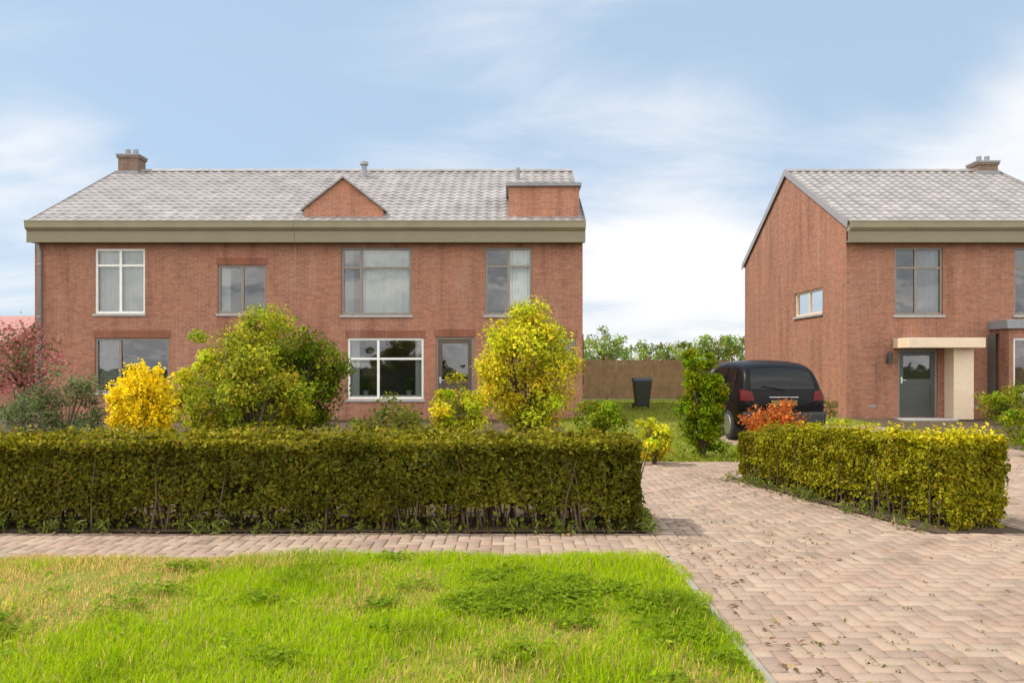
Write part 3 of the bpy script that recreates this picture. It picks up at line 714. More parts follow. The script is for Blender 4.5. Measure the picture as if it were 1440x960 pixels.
def house(x0, x1, label, front, gable=(), chimney=None, doors=(), verge_l=True, verge_r=True, pipes=(), group='brick houses behind the hedges'):
    h = thing('brick_house', (0, 0, 0), label, 'house', group)
    PF = lambda u, d, z: (u, Y0+d, z)
    PG = lambda u, d, z: (x0+d, u, z)
    mb = MB(); ze = roof_z(Y0)-.07
    wall_panel(mb, x0, x1, -.05, ze, [w['r'] for w in front]+[d['r'] for d in doors], PF)
    zr = roof_z(YR)-.07
    wall_panel(mb, Y0, Y1, -.05, ze, [g['r'] for g in gable], PG)
    mb.poly([(x0, Y0, ze), (x0, Y1, ze), (x0, YR, zr)])
    mb.quad((x1, Y0, -.05), (x1, Y1, -.05), (x1, Y1, ze), (x1, Y0, ze)); mb.poly([(x1, Y0, ze), (x1, Y1, ze), (x1, YR, zr)])
    mb.quad((x0, Y1, -.05), (x1, Y1, -.05), (x1, Y1, ze), (x0, Y1, ze))
    mb.build('wall', M['brick'], h)
    # darker soldier course over openings
    for w in list(front)+list(doors):
        a, b, c, d = w['r']
        if d < 4.9 and not w.get('plain'):
            k = MB(); n = int((b-a+.1)/.066)
            for i in range(n): q = a-.05+i*(b-a+.1)/n; k.box(q+.004, q+(b-a+.1)/n-.004, Y0-.006, Y0+.02, d+.004, d+.214)
            k.build('lintel', M['brick_dark'], h)
    for w in front: pane_and_frame(h, PF, *w['r'], .1, w.get('v', ()), w.get('h', ()), w.get('m', 'white'), w.get('c'), label=w.get('label'))
    for g in gable: pane_and_frame(h, PG, *g['r'], .1, g.get('v', ()), g.get('h', ()), g.get('m', 'white'), g.get('c'), label=g.get('label'))
    for d in doors: panel_door(h, PF, *d['r'], .1, d['m'], d.get('f', 'white'), d.get('label'))
    xa, xb = x0-(.05 if verge_l else -.002), x1+(.05 if verge_r else -.002)
    rf = tile_roof(xa, xb).build('roof', M['tile'], h)
    # ridge tiles
    mb = MB(); n = int((xb-xa)/.4)
    for i in range(n):
        p0 = xa+i*(xb-xa)/n; p1 = xa+(i+1)*(xb-xa)/n+.02
        prof = [(YR+.15*math.cos(t), RZ-.02+.12*math.sin(t)+(.008 if i % 2 else 0)) for t in np.linspace(0, math.pi, 9)]
        mb.prism(prof, 'x', p0, p1)
    mb.build('ridge_tiles', M['tile'], rf)
    for on, xx in ((verge_l, x0-.076), (verge_r, x1+.052)):
        if on:
            mb = MB(); mb.prism([(YE-.02, EZ-.16), (YE-.02, EZ+.075), (YR, RZ+.095), (2*YR-YE+.02, EZ+.075), (2*YR-YE+.02, EZ-.16), (YR, RZ-.14)], 'x', xx, xx+.024); mb.build('verge_board', M['pipe'], rf)
    # boxed gutter
    mb = MB(); mb.box(xa, xb, 22.74, Y0-.003, 5.05, 5.09); mb.box(xa, xb, 22.68, 22.74, 5.03, 5.36)
    mb.build('fascia', M['fascia'], h)
    mb = MB(); mb.prism([(22.65, 5.365), (22.58, 5.44), (22.565, 5.60), (22.55, 5.605), (22.55, 5.64), (22.62, 5.64), (22.62, 5.47), (22.80, 5.47), (22.80, 5.60), (22.84, 5.60), (22.84, 5.365)], 'x', xa, xb)
    mb.build('gutter', M['gutter'], h)
    for px in pipes:
        mb = MB(); mb.tube([(px, 22.82, 5.3), (px, 22.82, 5.02), (px, 22.93, 4.8), (px, 22.93, 0)], .055, 12)
        for z in (1.2, 2.9, 4.4): mb.tube([(px, 22.93, z), (px, 22.93, z+.04)], .066, 12)
        mb.build('downpipe', M['pipe'], h, smooth=True)
    if chimney:
        cx0, cx1, top = chimney
        mb = MB(); mb.box(cx0, cx1, YR-.3, YR+.3, RZ-.5, top-.14); mb.box(cx0-.04, cx1+.04, YR-.34, YR+.34, top-.14, top-.06)
        ch = mb.build('chimney', M['chimney'], rf)
        mb = MB(); mb.box(cx0-.06, cx1+.06, YR-.36, YR+.36, top-.06, top)
        for k in (.3, .7):
            px = cx0+(cx1-cx0)*k; mb.tube([(px, YR, top), (px, YR, top+.22)], .085, 12)
        mb.build('chimney_cap', M['lead'], rf)
        mb = MB(); zf = RZ-.16
        mb.box(cx0-.05, cx1+.05, YR-.37, YR-.301, zf-.12, zf+.12); mb.build('flashing', M['lead'], rf)
    return h, rf

A, rfA = house(-13.78, -6.202, 'brick house at the left end of the pair, with chimney on its ridge', [
    dict(r=(-12.05, -10.6, 3.02, 4.9), v=(.5,), h=(.74,), c=[(0.02, .52, 0, 'curtain'), (.5, .98, .0, 'curtain'), ]),
    dict(r=(-8.5, -7.1, 3.02, 4.42), v=(.5,), m='taupe', c=[(0, .22, 0, 'curtain_grey')]),
    dict(r=(-12.05, -9.9, .75, 2.32), v=(.33,), h=(), m='taupe', c=[(0, .3, 0, 'curtain_grey')]),
    ], chimney=(-13.70, -13.02, 8.86), doors=[dict(r=(-8.3, -7.2, .03, 2.35), m='door_grey')], verge_r=False, pipes=(-13.6,))
B, rfB = house(-6.198, 2.04, 'brick house nearest the gap, with two small dormers above its gutter', [
    dict(r=(-4.93, -2.9, 2.98, 4.93), v=(.28,), h=(.70,), m='taupe', c=[(.28, 1, 0, 'curtain'), (0, .16, 0, 'curtain_grey')]),
    dict(r=(-.78, .58, 2.98, 4.93), v=(.5,), h=(.72,), m='taupe', c=[(.5, 1, 0, 'curtain')]),
    dict(r=(-4.75, -2.55, .55, 2.32), v=(.4,), h=(.66,), c=[(.0, .14, 0, 'curtain'), (.88, 1, 0, 'curtain')]),
    dict(r=(1.2, 1.85, 1.45, 2.32), m='taupe'),
    ], doors=[dict(r=(-2.2, -1.1, .03, 2.35), m='door_brown', f='taupe')], verge_l=False)
Rh, rfR = house(9.65, 16.95, 'detached brick house on the right with gable end facing the gap', [
    dict(r=(11.05, 12.45, 2.98, 4.93), v=(.45,), h=(.7,), m='taupe', c=[(.45, 1, 0, 'curtain_grey')]),
    dict(r=(14.5, 15.95, 2.98, 4.93), v=(.5,), h=(.7,), m='taupe'),
    ], gable=[dict(r=(24.75, 27.2, 3.15, 3.95), v=(.5,), m='cream', c=[(0, 1, 0, 'curtain')])],
    chimney=(16.2, 16.9, 8.62), doors=[dict(r=(11.15, 12.3, .03, 2.0), m='door_grey', f='taupe', plain=True)])

def pot_plant(x, col, label, h):
    t = thing('potted_plant', (x, 23.2, .66), label, 'potted plant', 'plants on the window sill')
    m = MB(); m.tube([(0, 0, 0), (0, 0, .13), (0, 0, .135)], [.06, .085, .075], 14); m.build('pot', M['stone'], t)
    P = rng.normal(0, 1, (160, 3))*np.array([.07, .05, h*.3])+np.array([0, 0, .13+h*.5]); leaves(P, rng.normal(0, 1, (160, 3)), .09, [(.08, .15, .02), (.12, .2, .03)], 'foliage', M['leaf'], t, .5, .3)
m_ = MB(); m_.box(-4.7, -2.6, 23.13, 23.29, .60, .658)
m_.build('window_board', M['white'], B)
pot_plant(-4.25, 0, 'leafy potted plant at the left of the large window sill', .28)
pot_plant(-3.0, 0, 'leafy potted plant at the right of the large window sill', .36)
# dormers on house B
def dormer(x0, x1, zt, gabled):
    yf = 23.15; zb = roof_z(yf)-.05; xc = (x0+x1)/2
    mb = MB()
    if gabled:
        ze = zb+.3
        yb = YE+(zt-EZ)/SL; ye = YE+(ze-EZ)/SL
        mb.poly([(x0, yf, zb), (x1, yf, zb), (x1, yf, ze), (xc, yf, zt), (x0, yf, ze)])
        mb.poly([(x0, yf, zb), (x0, yf, ze), (x0, ye, ze)]); mb.poly([(x1, yf, zb), (x1, yf, ze), (x1, ye, ze)])
        d = mb.build('dormer', M['brick_pale'], B)
        mb = MB()
        for s in (-1, 1):
            xe = xc+s*(x1-x0)/2*1.06; zee = ze-(zt-ze)*.06
            q = [(xe, yf-.1, zee+.01), (xc, yf-.1, zt+.01), (xc, yb+.1, zt+.01), (xe, ye+.1, zee+.01)]
            t = [(a, b, c+.06) for a, b, c in q]
            i = len(mb.v); mb.v += q+t; mb.f += [tuple(i+k for k in w) for w in ((0, 1, 2, 3), (4, 5, 6, 7), (0, 1, 5, 4), (1, 2, 6, 5), (2, 3, 7, 6), (3, 0, 4, 7))]
        mb.build('dormer_roof', M['tile'], d)
    else:
        yb = YE+(zt-EZ)/SL
        mb.quad((x0, yf, zb), (x1, yf, zb), (x1, yf, zt), (x0, yf, zt))
        mb.poly([(x0, yf, zb), (x0, yf, zt), (x0, yb, zt)]); mb.poly([(x1, yf, zb), (x1, yf, zt), (x1, yb, zt)])
        d = mb.build('dormer', M['brick_pale'], B)
        mb = MB(); mb.box(x0-.08, x1+.06, yf-.1, yb+.15, zt+.002, zt+.10); mb.build('dormer_roof', M['lead'], d)
    return d
dormer(-6.05, -3.75, 6.95, True)['label'] = 'small gabled dormer of pale orange brick'
dormer(-.1, 1.95, 6.72, False)['label'] = 'flat roofed dormer of pale orange brick'
mb = MB(); mb.tube([(-5.2+.15, 27.2, roof_z(27.2)-.1), (-5.05, 27.2, 8.35)], .09, 12); mb.tube([(-5.05, 27.2, 8.35), (-5.05, 27.2, 8.45)], [.15, .13], 12); mb.build('vent_pipe', M['lead'], rfB, smooth=False)
mb = MB(); mb.tube([(0.2, 27.0, roof_z(27.0)-.1), (0.2, 27.0, 8.2)], .06, 10); mb.build('vent_pipe', M['lead'], rfB)
# right house: door canopy, side panel, bay window
mb = MB(); mb.box(11.0, 13.15, 22.1, 22.995, 2.02, 2.3); mb.build('canopy', M['cream'], Rh, bevel=.015)
mb = MB(); mb.box(12.48, 13.05, 22.5, 22.995, 0.0, 2.017); mb.build('porch_pillar', M['cream'], Rh, bevel=.01)
mb = MB(); mb.box(11.0, 12.45, 22.2, 22.985, -.05, .025); mb.build('doorstep', M['stone'], Rh, bevel=.01)
mb = MB(); mb.box(10.80, 10.92, 22.93, 22.995, 1.62, 1.72); mb.tube([(10.86, 22.88, 1.60), (10.86, 22.88, 1.86)], [.06, .075], 10); mb.tube([(10.86, 22.88, 1.865), (10.86, 22.88, 1.93)], [.095, .02], 10); mb.build('wall_lamp', M['door_grey'], Rh)
for xx_ in (10.3, 13.3):
    mb = MB(); mb.box(xx_, xx_+.2, 22.994, 23.02, .32, .385); mb.build('air_vent', M['lead'], Rh)
PB = lambda u, d, z: (u, 22.2+d, z)
mb = MB(); wall_panel(mb, 13.85, 16.4, -.05, 2.55, [(13.98, 16.27, .7, 2.3)], PB); mb.quad((13.85, 22.2, -.05), (13.85, 22.995, -.05), (13.85, 22.995, 2.55), (13.85, 22.2, 2.55)); mb.quad((16.4, 22.2, -.05), (16.4, 22.995, -.05), (16.4, 22.995, 2.55), (16.4, 22.2, 2.55))
bay = mb.build('bay', M['brick'], Rh)
mb = MB(); mb.box(13.75, 16.5, 22.08, 22.995, 2.552, 2.8); mb.build('bay_roof', M['lead'], bay, bevel=.012)
pane_and_frame(Rh, PB, 13.98, 16.27, .7, 2.3, .1, (.33, .66), (), 'white')

# ------------------------------------------------------------------ vegetation
HED = [(.085, .083, .004), (.11, .104, .005), (.06, .064, .003), (.13, .11, .007), (.11, .07, .010)]
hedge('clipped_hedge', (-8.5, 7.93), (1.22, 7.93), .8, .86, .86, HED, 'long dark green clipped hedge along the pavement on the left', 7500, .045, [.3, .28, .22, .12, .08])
HR = [(.19, .18, .003), (.235, .215, .004), (.14, .14, .003), (.25, .20, .006), (.18, .11, .008)]
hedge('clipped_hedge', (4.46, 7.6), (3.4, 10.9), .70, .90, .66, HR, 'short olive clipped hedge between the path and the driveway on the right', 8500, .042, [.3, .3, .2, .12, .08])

GREEN = [(0.174, 0.226, 0.009), (0.232, 0.271, 0.012), (0.123, 0.181, 0.007), (0.319, 0.332, 0.017)]
OLIVE = [(.23, .25, .012), (.30, .31, .015), (.17, .20, .010), (.37, .34, .03)]
LIME = [(.46, .45, .016), (.56, .52, .022), (.34, .36, .014), (.62, .54, .04)]
bush('leafy_shrub', -4.65, 14.2, 2.5, 1.8, 2.7, OLIVE, 'tall mid green shrub in front of the wall between the two houses', n=22000, clumps=120, csize=.14)
bush('leafy_shrub', -4.1, 12.6, 2.3, 1.1, 1.75, OLIVE, 'broad olive green shrub filling the space below the tallest green shrub', n=13000, clumps=90, csize=.18)
bush('leafy_shrub', -3.55, 13.4, 1.6, 1.5, 2.2, [(.14, .19, .008), (.18, .22, .010), (.10, .145, .006)], 'dark green rounded shrub left of the large ground floor window', n=14000, clumps=90, csize=.16)
bush('leafy_shrub', -5.3, 13.4, 1.0, 1.0, 1.8, LIME, 'narrow lime green shrub right of the yellow blossoms', n=3800, clumps=45, csize=.14)
bush('leafy_shrub', .25, 14.0, 2.1, 1.7, 2.75, LIME, 'large yellow green shrub at the right end of the pair of houses', n=24000, clumps=130, csize=.15)
bush('leafy_shrub', -.85, 12.6, .95, .9, 1.45, LIME, 'small lime shrub beside the brown front door', n=6000, clumps=50, csize=.17)
bush('leafy_shrub', -6.9, 12.3, 2.2, 1.3, 1.6, [(.12, .15, .055), (.16, .19, .08), (.09, .115, .04)], 'low grey green shrub behind the left end of the hedge', n=6000, clumps=60, csize=.17, leaf=.05)
def spray_shrub(name, x, y, w, h, canes, per, cols, fc, label, size, leafy=.15, base=.25):
    """arching canes from the ground, dressed with flowers or small leaves along their length"""
    t = thing(name, (x, y, 0), label, 'shrub')
    mb = MB(); P = []; Q = []
    for k in range(canes):
        a = random.uniform(0, 6.283); r = w/2*random.uniform(.15, 1.0)**.7; hh = h*random.uniform(.55, 1.0)*(1-.25*(r/(w/2))**2)
        p0 = Vector((random.gauss(0, .06), random.gauss(0, .06), -.02)); p2 = Vector((math.cos(a)*r, math.sin(a)*r, hh)); p1 = Vector((p2.x*.35, p2.y*.35, hh*.75))
        if random.random() < .35: p2.z -= h*.12
        pts = [(1-u)**2*p0+2*u*(1-u)*p1+u*u*p2 for u in (0, .25, .5, .75, 1)]
        mb.tube([tuple(p) for p in pts], [.010, .008, .006, .004, .002], 5)
        for _ in range(per):
            u = random.uniform(base, 1.0); p = (1-u)**2*p0+2*u*(1-u)*p1+u*u*p2
            q = p+Vector((random.gauss(0, .028), random.gauss(0, .028), random.gauss(0, .028)))
            (Q if random.random() < leafy else P).append((q.x, q.y, max(q.z, .03)))
    mb.build('stems', M['bark'], t, smooth=True)
    P = np.array(P); Q = np.array(Q); up = np.array([0, 0, 1.0])
    leaves(P, rng.normal(0, 1, P.shape)*.6+up*.4, size, fc, 'blossom' if name == 'flowering_shrub' else 'foliage', M['petal'], t, .8, .62)
    if len(Q): leaves(Q, rng.normal(0, 1, Q.shape)*.6+up*.4, size*1.15, cols, 'foliage', M['leaf'], t, .8, .45)
    return t
spray_shrub('flowering_shrub', -5.5, 11.8, .98, 1.68, 200, 190, [(.26, .27, .02), (.20, .22, .015)], [(.84, .64, .006), (.90, .74, .012), (.76, .55, .006)], 'bright yellow flowering shrub behind the hedge on the left', .045, .07)
spray_shrub('leafy_shrub', 3.86, 11.7, 1.0, 1.10, 130, 90, [(.22, .14, .02), (.16, .13, .02)], [(.62, .16, .02), (.72, .22, .03), (.40, .085, .01), (.30, .07, .01)], 'orange leaved shrub at the far end of the olive hedge', .042, .12)
t = tree(-8.75, 14.2, 2.4, 1.6, 1.0, [(.13, .07, .04), (.16, .11, .04), (.12, .13, .04)], 'small tree with pink red blossom at the left corner of the house', leaf=.05, n=1500, clumps=40, csize=.15, flower=([(.42, .13, .13), (.34, .10, .09), (.46, .2, .19)], 2000, .05))
bush('leafy_shrub', 3.25, 13.6, .85, .85, 2.1, [(.17, .24, .004), (.21, .27, .005), (.12, .18, .004)], 'upright bright green shrub left of the black car', n=13000, clumps=110, csize=.15, z0=-.15)
bush('leafy_shrub', 2.25, 12.6, .6, .6, .75, LIME, 'low lime clump where the brick path narrows', n=1800, clumps=26, csize=.2, z0=.03)
bush('leafy_shrub', 1.75, 16.0, 1.3, .9, .9, GREEN, 'low green shrub under the right corner of the pair', n=3200, clumps=36, csize=.18, z0=.03)
bush('leafy_shrub', 8.9, 13.4, 1.6, 1.2, 1.0, GREEN, 'green shrub beside the driveway at the right edge', n=4200, clumps=44, csize=.17, z0=.03)
bush('leafy_shrub', 7.6, 20.5, 1.8, 1.2, 1.0, [(.16, .13, .03), (.2, .15, .04), (.12, .12, .02)], 'tawny shrub in front of the right gable wall', n=3500, clumps=44, csize=.17, z0=.03)
bush('leafy_shrub', -1.9, 12.0, 1.6, 1.0, 1.12, [(.13, .14, .018), (.17, .17, .025), (.1, .12, .012)], 'low olive shrub just behind the middle of the long hedge', n=3800, clumps=44, csize=.17, z0=.03)
bush('leafy_shrub', 12.9, 20.8, 1.7, 1.0, 1.0, GREEN, 'green shrub beside the cream porch pillar', n=3500, clumps=40, csize=.17, z0=.03)

sh = thing('garden_shed', (-20.4, 31.0, 0), 'low brick shed with red tiled roof at the left edge', 'shed')
mb = MB(); mb.box(-1.9, 1.9, -1.4, 1.4, -.05, 2.35); mb.poly([(-1.9, -1.4, 2.35), (-1.9, 1.4, 2.35), (-1.9, 0, 3.2)]); mb.poly([(1.9, -1.4, 2.35), (1.9, 1.4, 2.35), (1.9, 0, 3.2)]); mb.build('wall', M['brick'], sh)
mb = MB(); mb.prism([(-1.7, 2.24), (-1.7, 2.33), (0, 3.42), (1.7, 2.33), (1.7, 2.24), (0, 3.3)], 'x', -2.05, 2.05); mb.build('roof', M['redtile'], sh)
mb = MB(); mb.box(-.45, .45, -1.44, -1.395, .0, 2.0); mb.build('door', M['door_brown'], sh)
# distant trees beyond the wooden fence
FAR = [(0.209, 0.267, 0.051), (0.266, 0.316, 0.068), (0.171, 0.217, 0.040)]
for k, (px, D, h, w, lab) in enumerate([
    (850, 60, 4.0, 5, 'small distant tree partly behind the right corner of the pair'),
    (905, 72, 3.6, 6, 'distant pale tree above the middle of the wooden fence'),
    (955, 66, 3.4, 5, 'distant pale tree above the right half of the wooden fence'),
    (1010, 58, 4.0, 5, 'distant tree just left of the right gable'),
    (800, 80, 4.2, 6, 'distant tree hidden mostly by the pair of houses'),
    (1060, 70, 4.0, 6, 'distant tree mostly hidden by the right house')]):
    tree((px-720)/1120*D, D, h, w, .9, FAR, lab, leaf=.22, n=2600, clumps=44, csize=.17, group='distant trees beyond the fence')
mbw = MB()
# wooden fence closing the gap
fx0, fx1, fy = 2.3, 9.55, 34.5
f = thing('wooden_fence', ((fx0+fx1)/2, fy, 0), 'tan wooden board fence closing the gap between the houses', 'fence')
cx = (fx0+fx1)/2
mb = MB()
n = int((fx1-fx0)/.14)
for i in range(n):
    q = fx0-cx+i*.14; mb.box(q+.004, q+.136, -.01, .012, .05, 1.72+random.uniform(-.008, .008))
mb.build('boards', M['wood'], f)
mb = MB(); mb.box(fx0-cx, fx1-cx, .013, .06, .4, .5); mb.box(fx0-cx, fx1-cx, .013, .06, 1.3, 1.4); mb.build('rails', M['wood'], f)
for i in range(5):
    q = fx0-cx+i*(fx1-fx0)/4; mb = MB(); mb.box(q-.05, q+.05, .061, .16, -.05, 1.85); mb.build('post', M['wood'], f, bevel=.01)

# wheelie bin
b = thing('wheelie_bin', (4.55, 27.9, 0), 'dark wheelie bin standing in the gap between the houses', 'bin')
mb = MB()
lo, hi = [(-.22, -.24), (.22, -.24), (.22, .22), (-.22, .22)], [(-.30, -.36), (.30, -.36), (.30, .30), (-.30, .30)]
mb.v = [(x, y, .08) for x, y in lo]+[(x, y, .95) for x, y in hi]; mb.f = [(0, 1, 2, 3), (4, 5, 6, 7), (0, 1, 5, 4), (1, 2, 6, 5), (2, 3, 7, 6), (3, 0, 4, 7)]
mb.build('body', M['bin'], b, bevel=.03)
mb = MB(); mb.prism([(-.39, .955), (-.39, 1.0), (-.1, 1.08), (.30, 1.06), (.34, .955)], 'x', -.32, .32); mb.build('lid', M['bin'], b, bevel=.015)
mb = MB(); mb.tube([(-.26, .36, .98), (.26, .36, .98)], .018, 8); mb.build('handle', M['bin'], b)
for s in (-1, 1):
    mb = MB(); mb.tube([(s*.24, .24, .1), (s*.29, .24, .1)], .1, 18); mb.build('wheel', M['tyre'], b)

# ------------------------------------------------------------------ parked car (rear towards us)
def car(x, y, rz, label):
    t = thing('parked_car', (x, y, 0), label, 'car'); t.rotation_euler = (0, 0, rz)
    # stations along length: y from rear(-2.0) to nose(2.1): (y, half width, floor, beltline, roof, roof half width)
    st = [(-2.02, .74, .42, .80, .80, .66), (-1.98, .84, .30, .97, 1.00, .76), (-1.88, .89, .24, 1.02, 1.32, .74), (-1.66, .91, .22, 1.02, 1.60, .72), (-.9, .92, .2, 1.0, 1.66, .72), (0, .92, .2, .98, 1.65, .72),
          (.5, .91, .2, .97, 1.55, .70), (1.15, .90, .22, .97, 1.08, .70), (1.7, .86, .24, .86, .88, .62), (2.0, .78, .30, .68, .70, .58), (2.1, .62, .40, .56, .57, .5)]
    mb = MB(); m = 14; rings = []
    for (yy, hw, zf, zb, zr, rw) in st:
        ring = [(0, zf), (hw*.8, zf), (hw*.97, zf+.1), (hw, (zf+zb)/2), (hw*.985, zb-.08), (hw*.94, zb), (rw+(hw*.94-rw)*.15, zr-(zr-zb)*.14), (rw*.85, zr-.012*(zr > zb+.1)), (0, zr+.02)]
        full = ring+[(-a, b_) for a, b_ in ring[-2:0:-1]]
        rings.append([(a, yy, b_) for a, b_ in full])
    k = len(rings[0])
    for r in rings: mb.v += r
    for i in range(len(rings)-1):
        for j in range(k): mb.f.append((i*k+j, i*k+(j+1) % k, (i+1)*k+(j+1) % k, (i+1)*k+j))
    mb.f.append(tuple(range(k))); mb.f.append(tuple((len(rings)-1)*k+j for j in range(k)))
    body = mb.build('body', M['carpaint'], t, smooth=True)
    sd = body.modifiers.new('round', 'SUBSURF'); sd.levels = 2; sd.render_levels = 2
    from mathutils.bvhtree import BVHTree
    bpy.context.view_layer.update()
    bvh = BVHTree.FromObject(body, bpy.context.evaluated_depsgraph_get())
    def patch(name, cs, axis, mat, off=.006, par=t, nu=16, nv=10):
        """four corners given across / up, dropped on the body along the axis"""
        q = MB(); c = [Vector(p) for p in cs]
        for jv in range(nv+1):
            for iu in range(nu+1):
                u, v = iu/nu, jv/nv; p = (c[0]*(1-u)+c[1]*u)*(1-v)+(c[3]*(1-u)+c[2]*u)*v
                if axis in ('rear', 'front'):
                    sg = 1 if axis == 'rear' else -1; h_ = bvh.ray_cast(Vector((p.x, -5*sg, p.y)), Vector((0, sg, 0)))
                else:
                    sg = 1 if axis == 'left' else -1; h_ = bvh.ray_cast(Vector((-5*sg, p.x, p.y)), Vector((sg, 0, 0)))
                if h_[0] is None: h_ = (Vector((p.x, 0, p.y)), Vector((0, 0, 1)))
                q.v.append(tuple(h_[0]+h_[1]*off))
        for jv in range(nv):
            for iu in range(nu): z_ = jv*(nu+1)+iu; q.f.append((z_, z_+1, z_+nu+2, z_+nu+1))
        return q.build(name, mat, par, smooth=True)
    patch('rear_window', [(-.66, 1.07), (.66, 1.07), (.60, 1.50), (-.60, 1.50)], 'rear', M['carglass_s'])
    patch('windscreen', [(-.62, 1.12), (.62, 1.12), (.56, 1.48), (-.56, 1.48)], 'front', M['carglass_s'])
    q = MB(); q.tube([(0.05, -2.0, 1.045), (0.05, -2.005, 1.07), (-.42, -1.975, 1.14)], .009, 6); q.build('wiper', M['carblack'], t)
    q = MB(); q.box(-.30, .30, -2.035, -1.96, .90, .92); q.build('hatch_handle', M['rim'], t, bevel=.008)
    for s in (-1, 1):
        sd_ = 'left' if s < 0 else 'right'
        patch('side_window', [(-1.55, 1.08), (-.95, 1.08), (-.95, 1.48), (-1.42, 1.47)], sd_, M['carglass_s'])
        patch('side_window', [(-.88, 1.08), (-.06, 1.07), (-.06, 1.50), (-.88, 1.49)], sd_, M['carglass_s'])
        patch('side_window', [(.0, 1.07), (.84, 1.06), (.52, 1.42), (.0, 1.49)], sd_, M['carglass_s'])
        for ys in (-.915, -.03): patch('door_gap', [(ys-.006, .36), (ys+.006, .36), (ys+.006, 1.05), (ys-.006, 1.05)], sd_, M['carblack'], .003, t, 1, 10)
        q = MB(); q.tube([(s*.93, -.28, .93), (s*.93, -.14, .93)], .012, 6); q.build('door_handle', M['rim'], t)
        patch('tail_light', [(s*.60, .84), (s*.85, .84), (s*.83, 1.06), (s*.64, 1.02)], 'rear', M['tail'], .014)
        q = MB(); q.box(*( (.5, .76) if s > 0 else (-.76, -.5)), 1.95, 2.05, .58, .70); q.build('headlight', M['steel'], t, bevel=.02)
        q = MB(); q.box(*((.91, 1.07) if s > 0 else (-1.07, -.91)), .62, .74, .98, 1.12); q.build('wing_mirror', M['carblack'], t, bevel=.03)
        for yy in (-1.3, 1.3):
            q = MB(); q.tube([(s*.70, yy, .32), (s*.73, yy, .32), (s*.89, yy, .32), (s*.915, yy, .32)], [.29, .32, .32, .28], 28)
            w = q.build('wheel', M['tyre'], t, smooth=False)
            q = MB(); q.tube([(s*.9, yy, .32), (s*.925, yy, .32)], [.22, .21], 24); q.build('rim', M['rim'], w)
    q = MB(); q.box(-.84, .84, -2.10, -1.92, .36, .62); q.build('bumper', M['carblack'], t, bevel=.05)
    q = MB(); q.box(-.26, .26, -2.06, -2.0, .74, .85); q.build('number_plate', M['plate'], t, bevel=.004)
    return t
M['carglass_s'] = plain('tinted_glass', (0.004, 0.004, 0.004), 0.08, vary=0.05, spec=0.3)
car(5.35, 18.0, R(3), 'black people carrier parked with its rear towards us behind the olive hedge')

# ------------------------------------------------------------------ light and sky
SUN_EL, SUN_AZ = R(54), R(-78)      # azimuth measured from +Y towards +X
sd = Vector((math.sin(SUN_AZ)*math.cos(SUN_EL), math.cos(SUN_AZ)*math.cos(SUN_EL), math.sin(SUN_EL)))
sl = bpy.data.lights.new('sun', 'SUN'); sl.energy = 2.3; sl.angle = R(1.0); sl.color = (1.0, .95, .86)
so = bpy.data.objects.new('sun', sl); C.objects.link(so); so.rotation_euler = sd.to_track_quat('Z', 'Y').to_euler(); so.location = (-20, 10, 30)

w = bpy.data.worlds.new('World'); S.world = w; w.use_nodes = True
nt = w.node_tree; nt.nodes.clear(); L = nt.links
out = N(nt, 'ShaderNodeOutputWorld'); bg = N(nt, 'ShaderNodeBackground'); bg.inputs[1].default_value = .06
sky = N(nt, 'ShaderNodeTexSky'); sky.sky_type = 'NISHITA'; sky.sun_disc = False; sky.sun_elevation = SUN_EL; sky.sun_rotation = SUN_AZ
sky.air_density = 1.0; sky.dust_density = 0.6; sky.ozone_density = 1.5
tc = N(nt, 'ShaderNodeTexCoord'); sp = N(nt, 'ShaderNodeSeparateXYZ'); L.new(tc.outputs['Generated'], sp.inputs[0])
def mth(op, a, b=None, c=None, clamp=False):
    n = N(nt, 'ShaderNodeMath', operation=op); n.use_clamp = clamp
    for k, s in enumerate((a, b, c)):
        if s is None: continue
        if hasattr(s, 'links'): L.new(s, n.inputs[k])
        else: n.inputs[k].default_value = s
    return n.outputs[0]
zz = mth('MAXIMUM', sp.outputs[2], 0.0); den = mth('ADD', zz, .22)
cb = N(nt, 'ShaderNodeCombineXYZ'); L.new(mth('DIVIDE', sp.outputs[0], den), cb.inputs[0]); L.new(mth('DIVIDE', sp.outputs[1], den), cb.inputs[1])
mp = N(nt, 'ShaderNodeMapping'); L.new(cb.outputs[0], mp.inputs[0]); mp.inputs['Scale'].default_value = (.75, 1.5, 1); mp.inputs['Rotation'].default_value = (0, 0, R(12)); mp.inputs['Location'].default_value = (.3, .9, 0)
n1 = N(nt, 'ShaderNodeTexNoise', i_Scale=1.3, i_Detail=10.0, i_Roughness=.56, i_Distortion=.5); L.new(mp.outputs[0], n1.inputs['Vector'])
def blob(px, py, rad, amt):
    d = Vector(((px-720)/1120, 1, (510-py)/1120)).normalized()
    vm = N(nt, 'ShaderNodeVectorMath', operation='DISTANCE'); L.new(tc.outputs['Generated'], vm.inputs[0]); vm.inputs[1].default_value = d
    mr = N(nt, 'ShaderNodeMapRange', interpolation_type='SMOOTHSTEP'); L.new(vm.outputs['Value'], mr.inputs[0]); mr.inputs[1].default_value = 0; mr.inputs[2].default_value = rad; mr.inputs[3].default_value = amt; mr.inputs[4].default_value = 0
    return mr.outputs[0]
acc = None
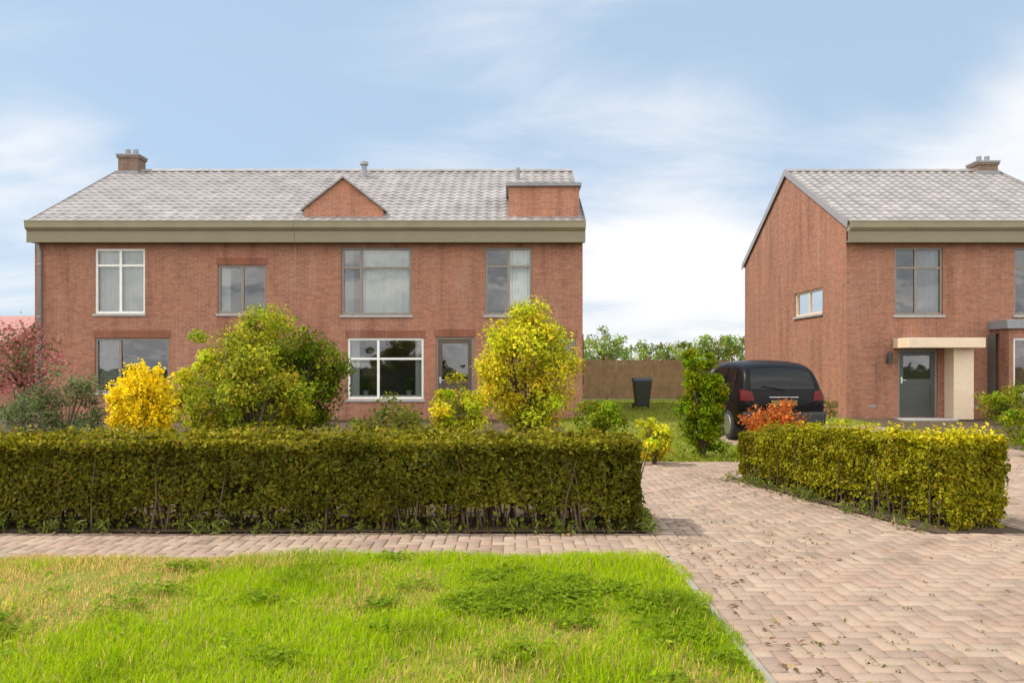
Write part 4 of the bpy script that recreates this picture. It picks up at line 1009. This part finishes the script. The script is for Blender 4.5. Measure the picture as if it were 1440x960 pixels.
for bl in ((950, 370, .25, .46), (1440, 215, .15, .34), (60, 215, .16, .26), (1250, 235, .12, .14), (1150, 60, .3, -.16), (380, 70, .3, -.22), (60, 20, .26, -.14)):
    o_ = blob(*bl); acc = o_ if acc is None else mth('ADD', acc, o_)
m_ = mth('ADD', n1.outputs[0], acc)
mr = N(nt, 'ShaderNodeMapRange', interpolation_type='SMOOTHSTEP'); L.new(m_, mr.inputs[0]); mr.inputs[1].default_value = .36; mr.inputs[2].default_value = .86
mr.inputs[3].default_value = 0.10; mr.inputs[4].default_value = 1.0
soft = mixc(nt, .72, sky.outputs[0], (3.95, 5.6, 7.6))
skyc = mixc(nt, mr.outputs[0], soft, (8.5, 8.5, 8.6))
# added fill: unseen bright cloud overhead and behind the camera, lifts shaded house fronts
dome = N(nt, 'ShaderNodeMapRange', interpolation_type='SMOOTHSTEP'); L.new(mth('SUBTRACT', sp.outputs[1], mth('MULTIPLY', zz, .12)), dome.inputs[0])
dome.inputs[1].default_value = .2; dome.inputs[2].default_value = -.5; dome.inputs[3].default_value = 0; dome.inputs[4].default_value = 1
n2 = N(nt, 'ShaderNodeTexNoise', i_Scale=2.2, i_Detail=8.0, i_Roughness=.55); L.new(mp.outputs[0], n2.inputs['Vector'])
fill_bank = mixc(nt, ramp(nt, n2.outputs[0], [(.38, (0, 0, 0)), (.6, (1, 1, 1))]), (12.0, 12.6, 13.5), (24.5, 23.6, 22.6))
skyc = mixc(nt, dome.outputs[0], skyc, fill_bank)
L.new(skyc, bg.inputs[0]); L.new(bg.outputs[0], out.inputs[0])

# ------------------------------------------------------------------ camera
cam = bpy.data.cameras.new('camera'); co = bpy.data.objects.new('camera', cam); C.objects.link(co)
co.location = (0, 0, 1.6); co.rotation_euler = (R(90), 0, 0); cam.sensor_width = 36; cam.lens = 28; cam.shift_y = 30/1440; cam.clip_end = 2000; cam.clip_start = .05
S.camera = co
S.view_settings.view_transform = 'Standard'; S.view_settings.look = 'None'; S.view_settings.exposure = 1.0; S.view_settings.gamma = 1
S.view_settings.use_curve_mapping = False
S.render.resolution_x = 1024; S.render.resolution_y = 682
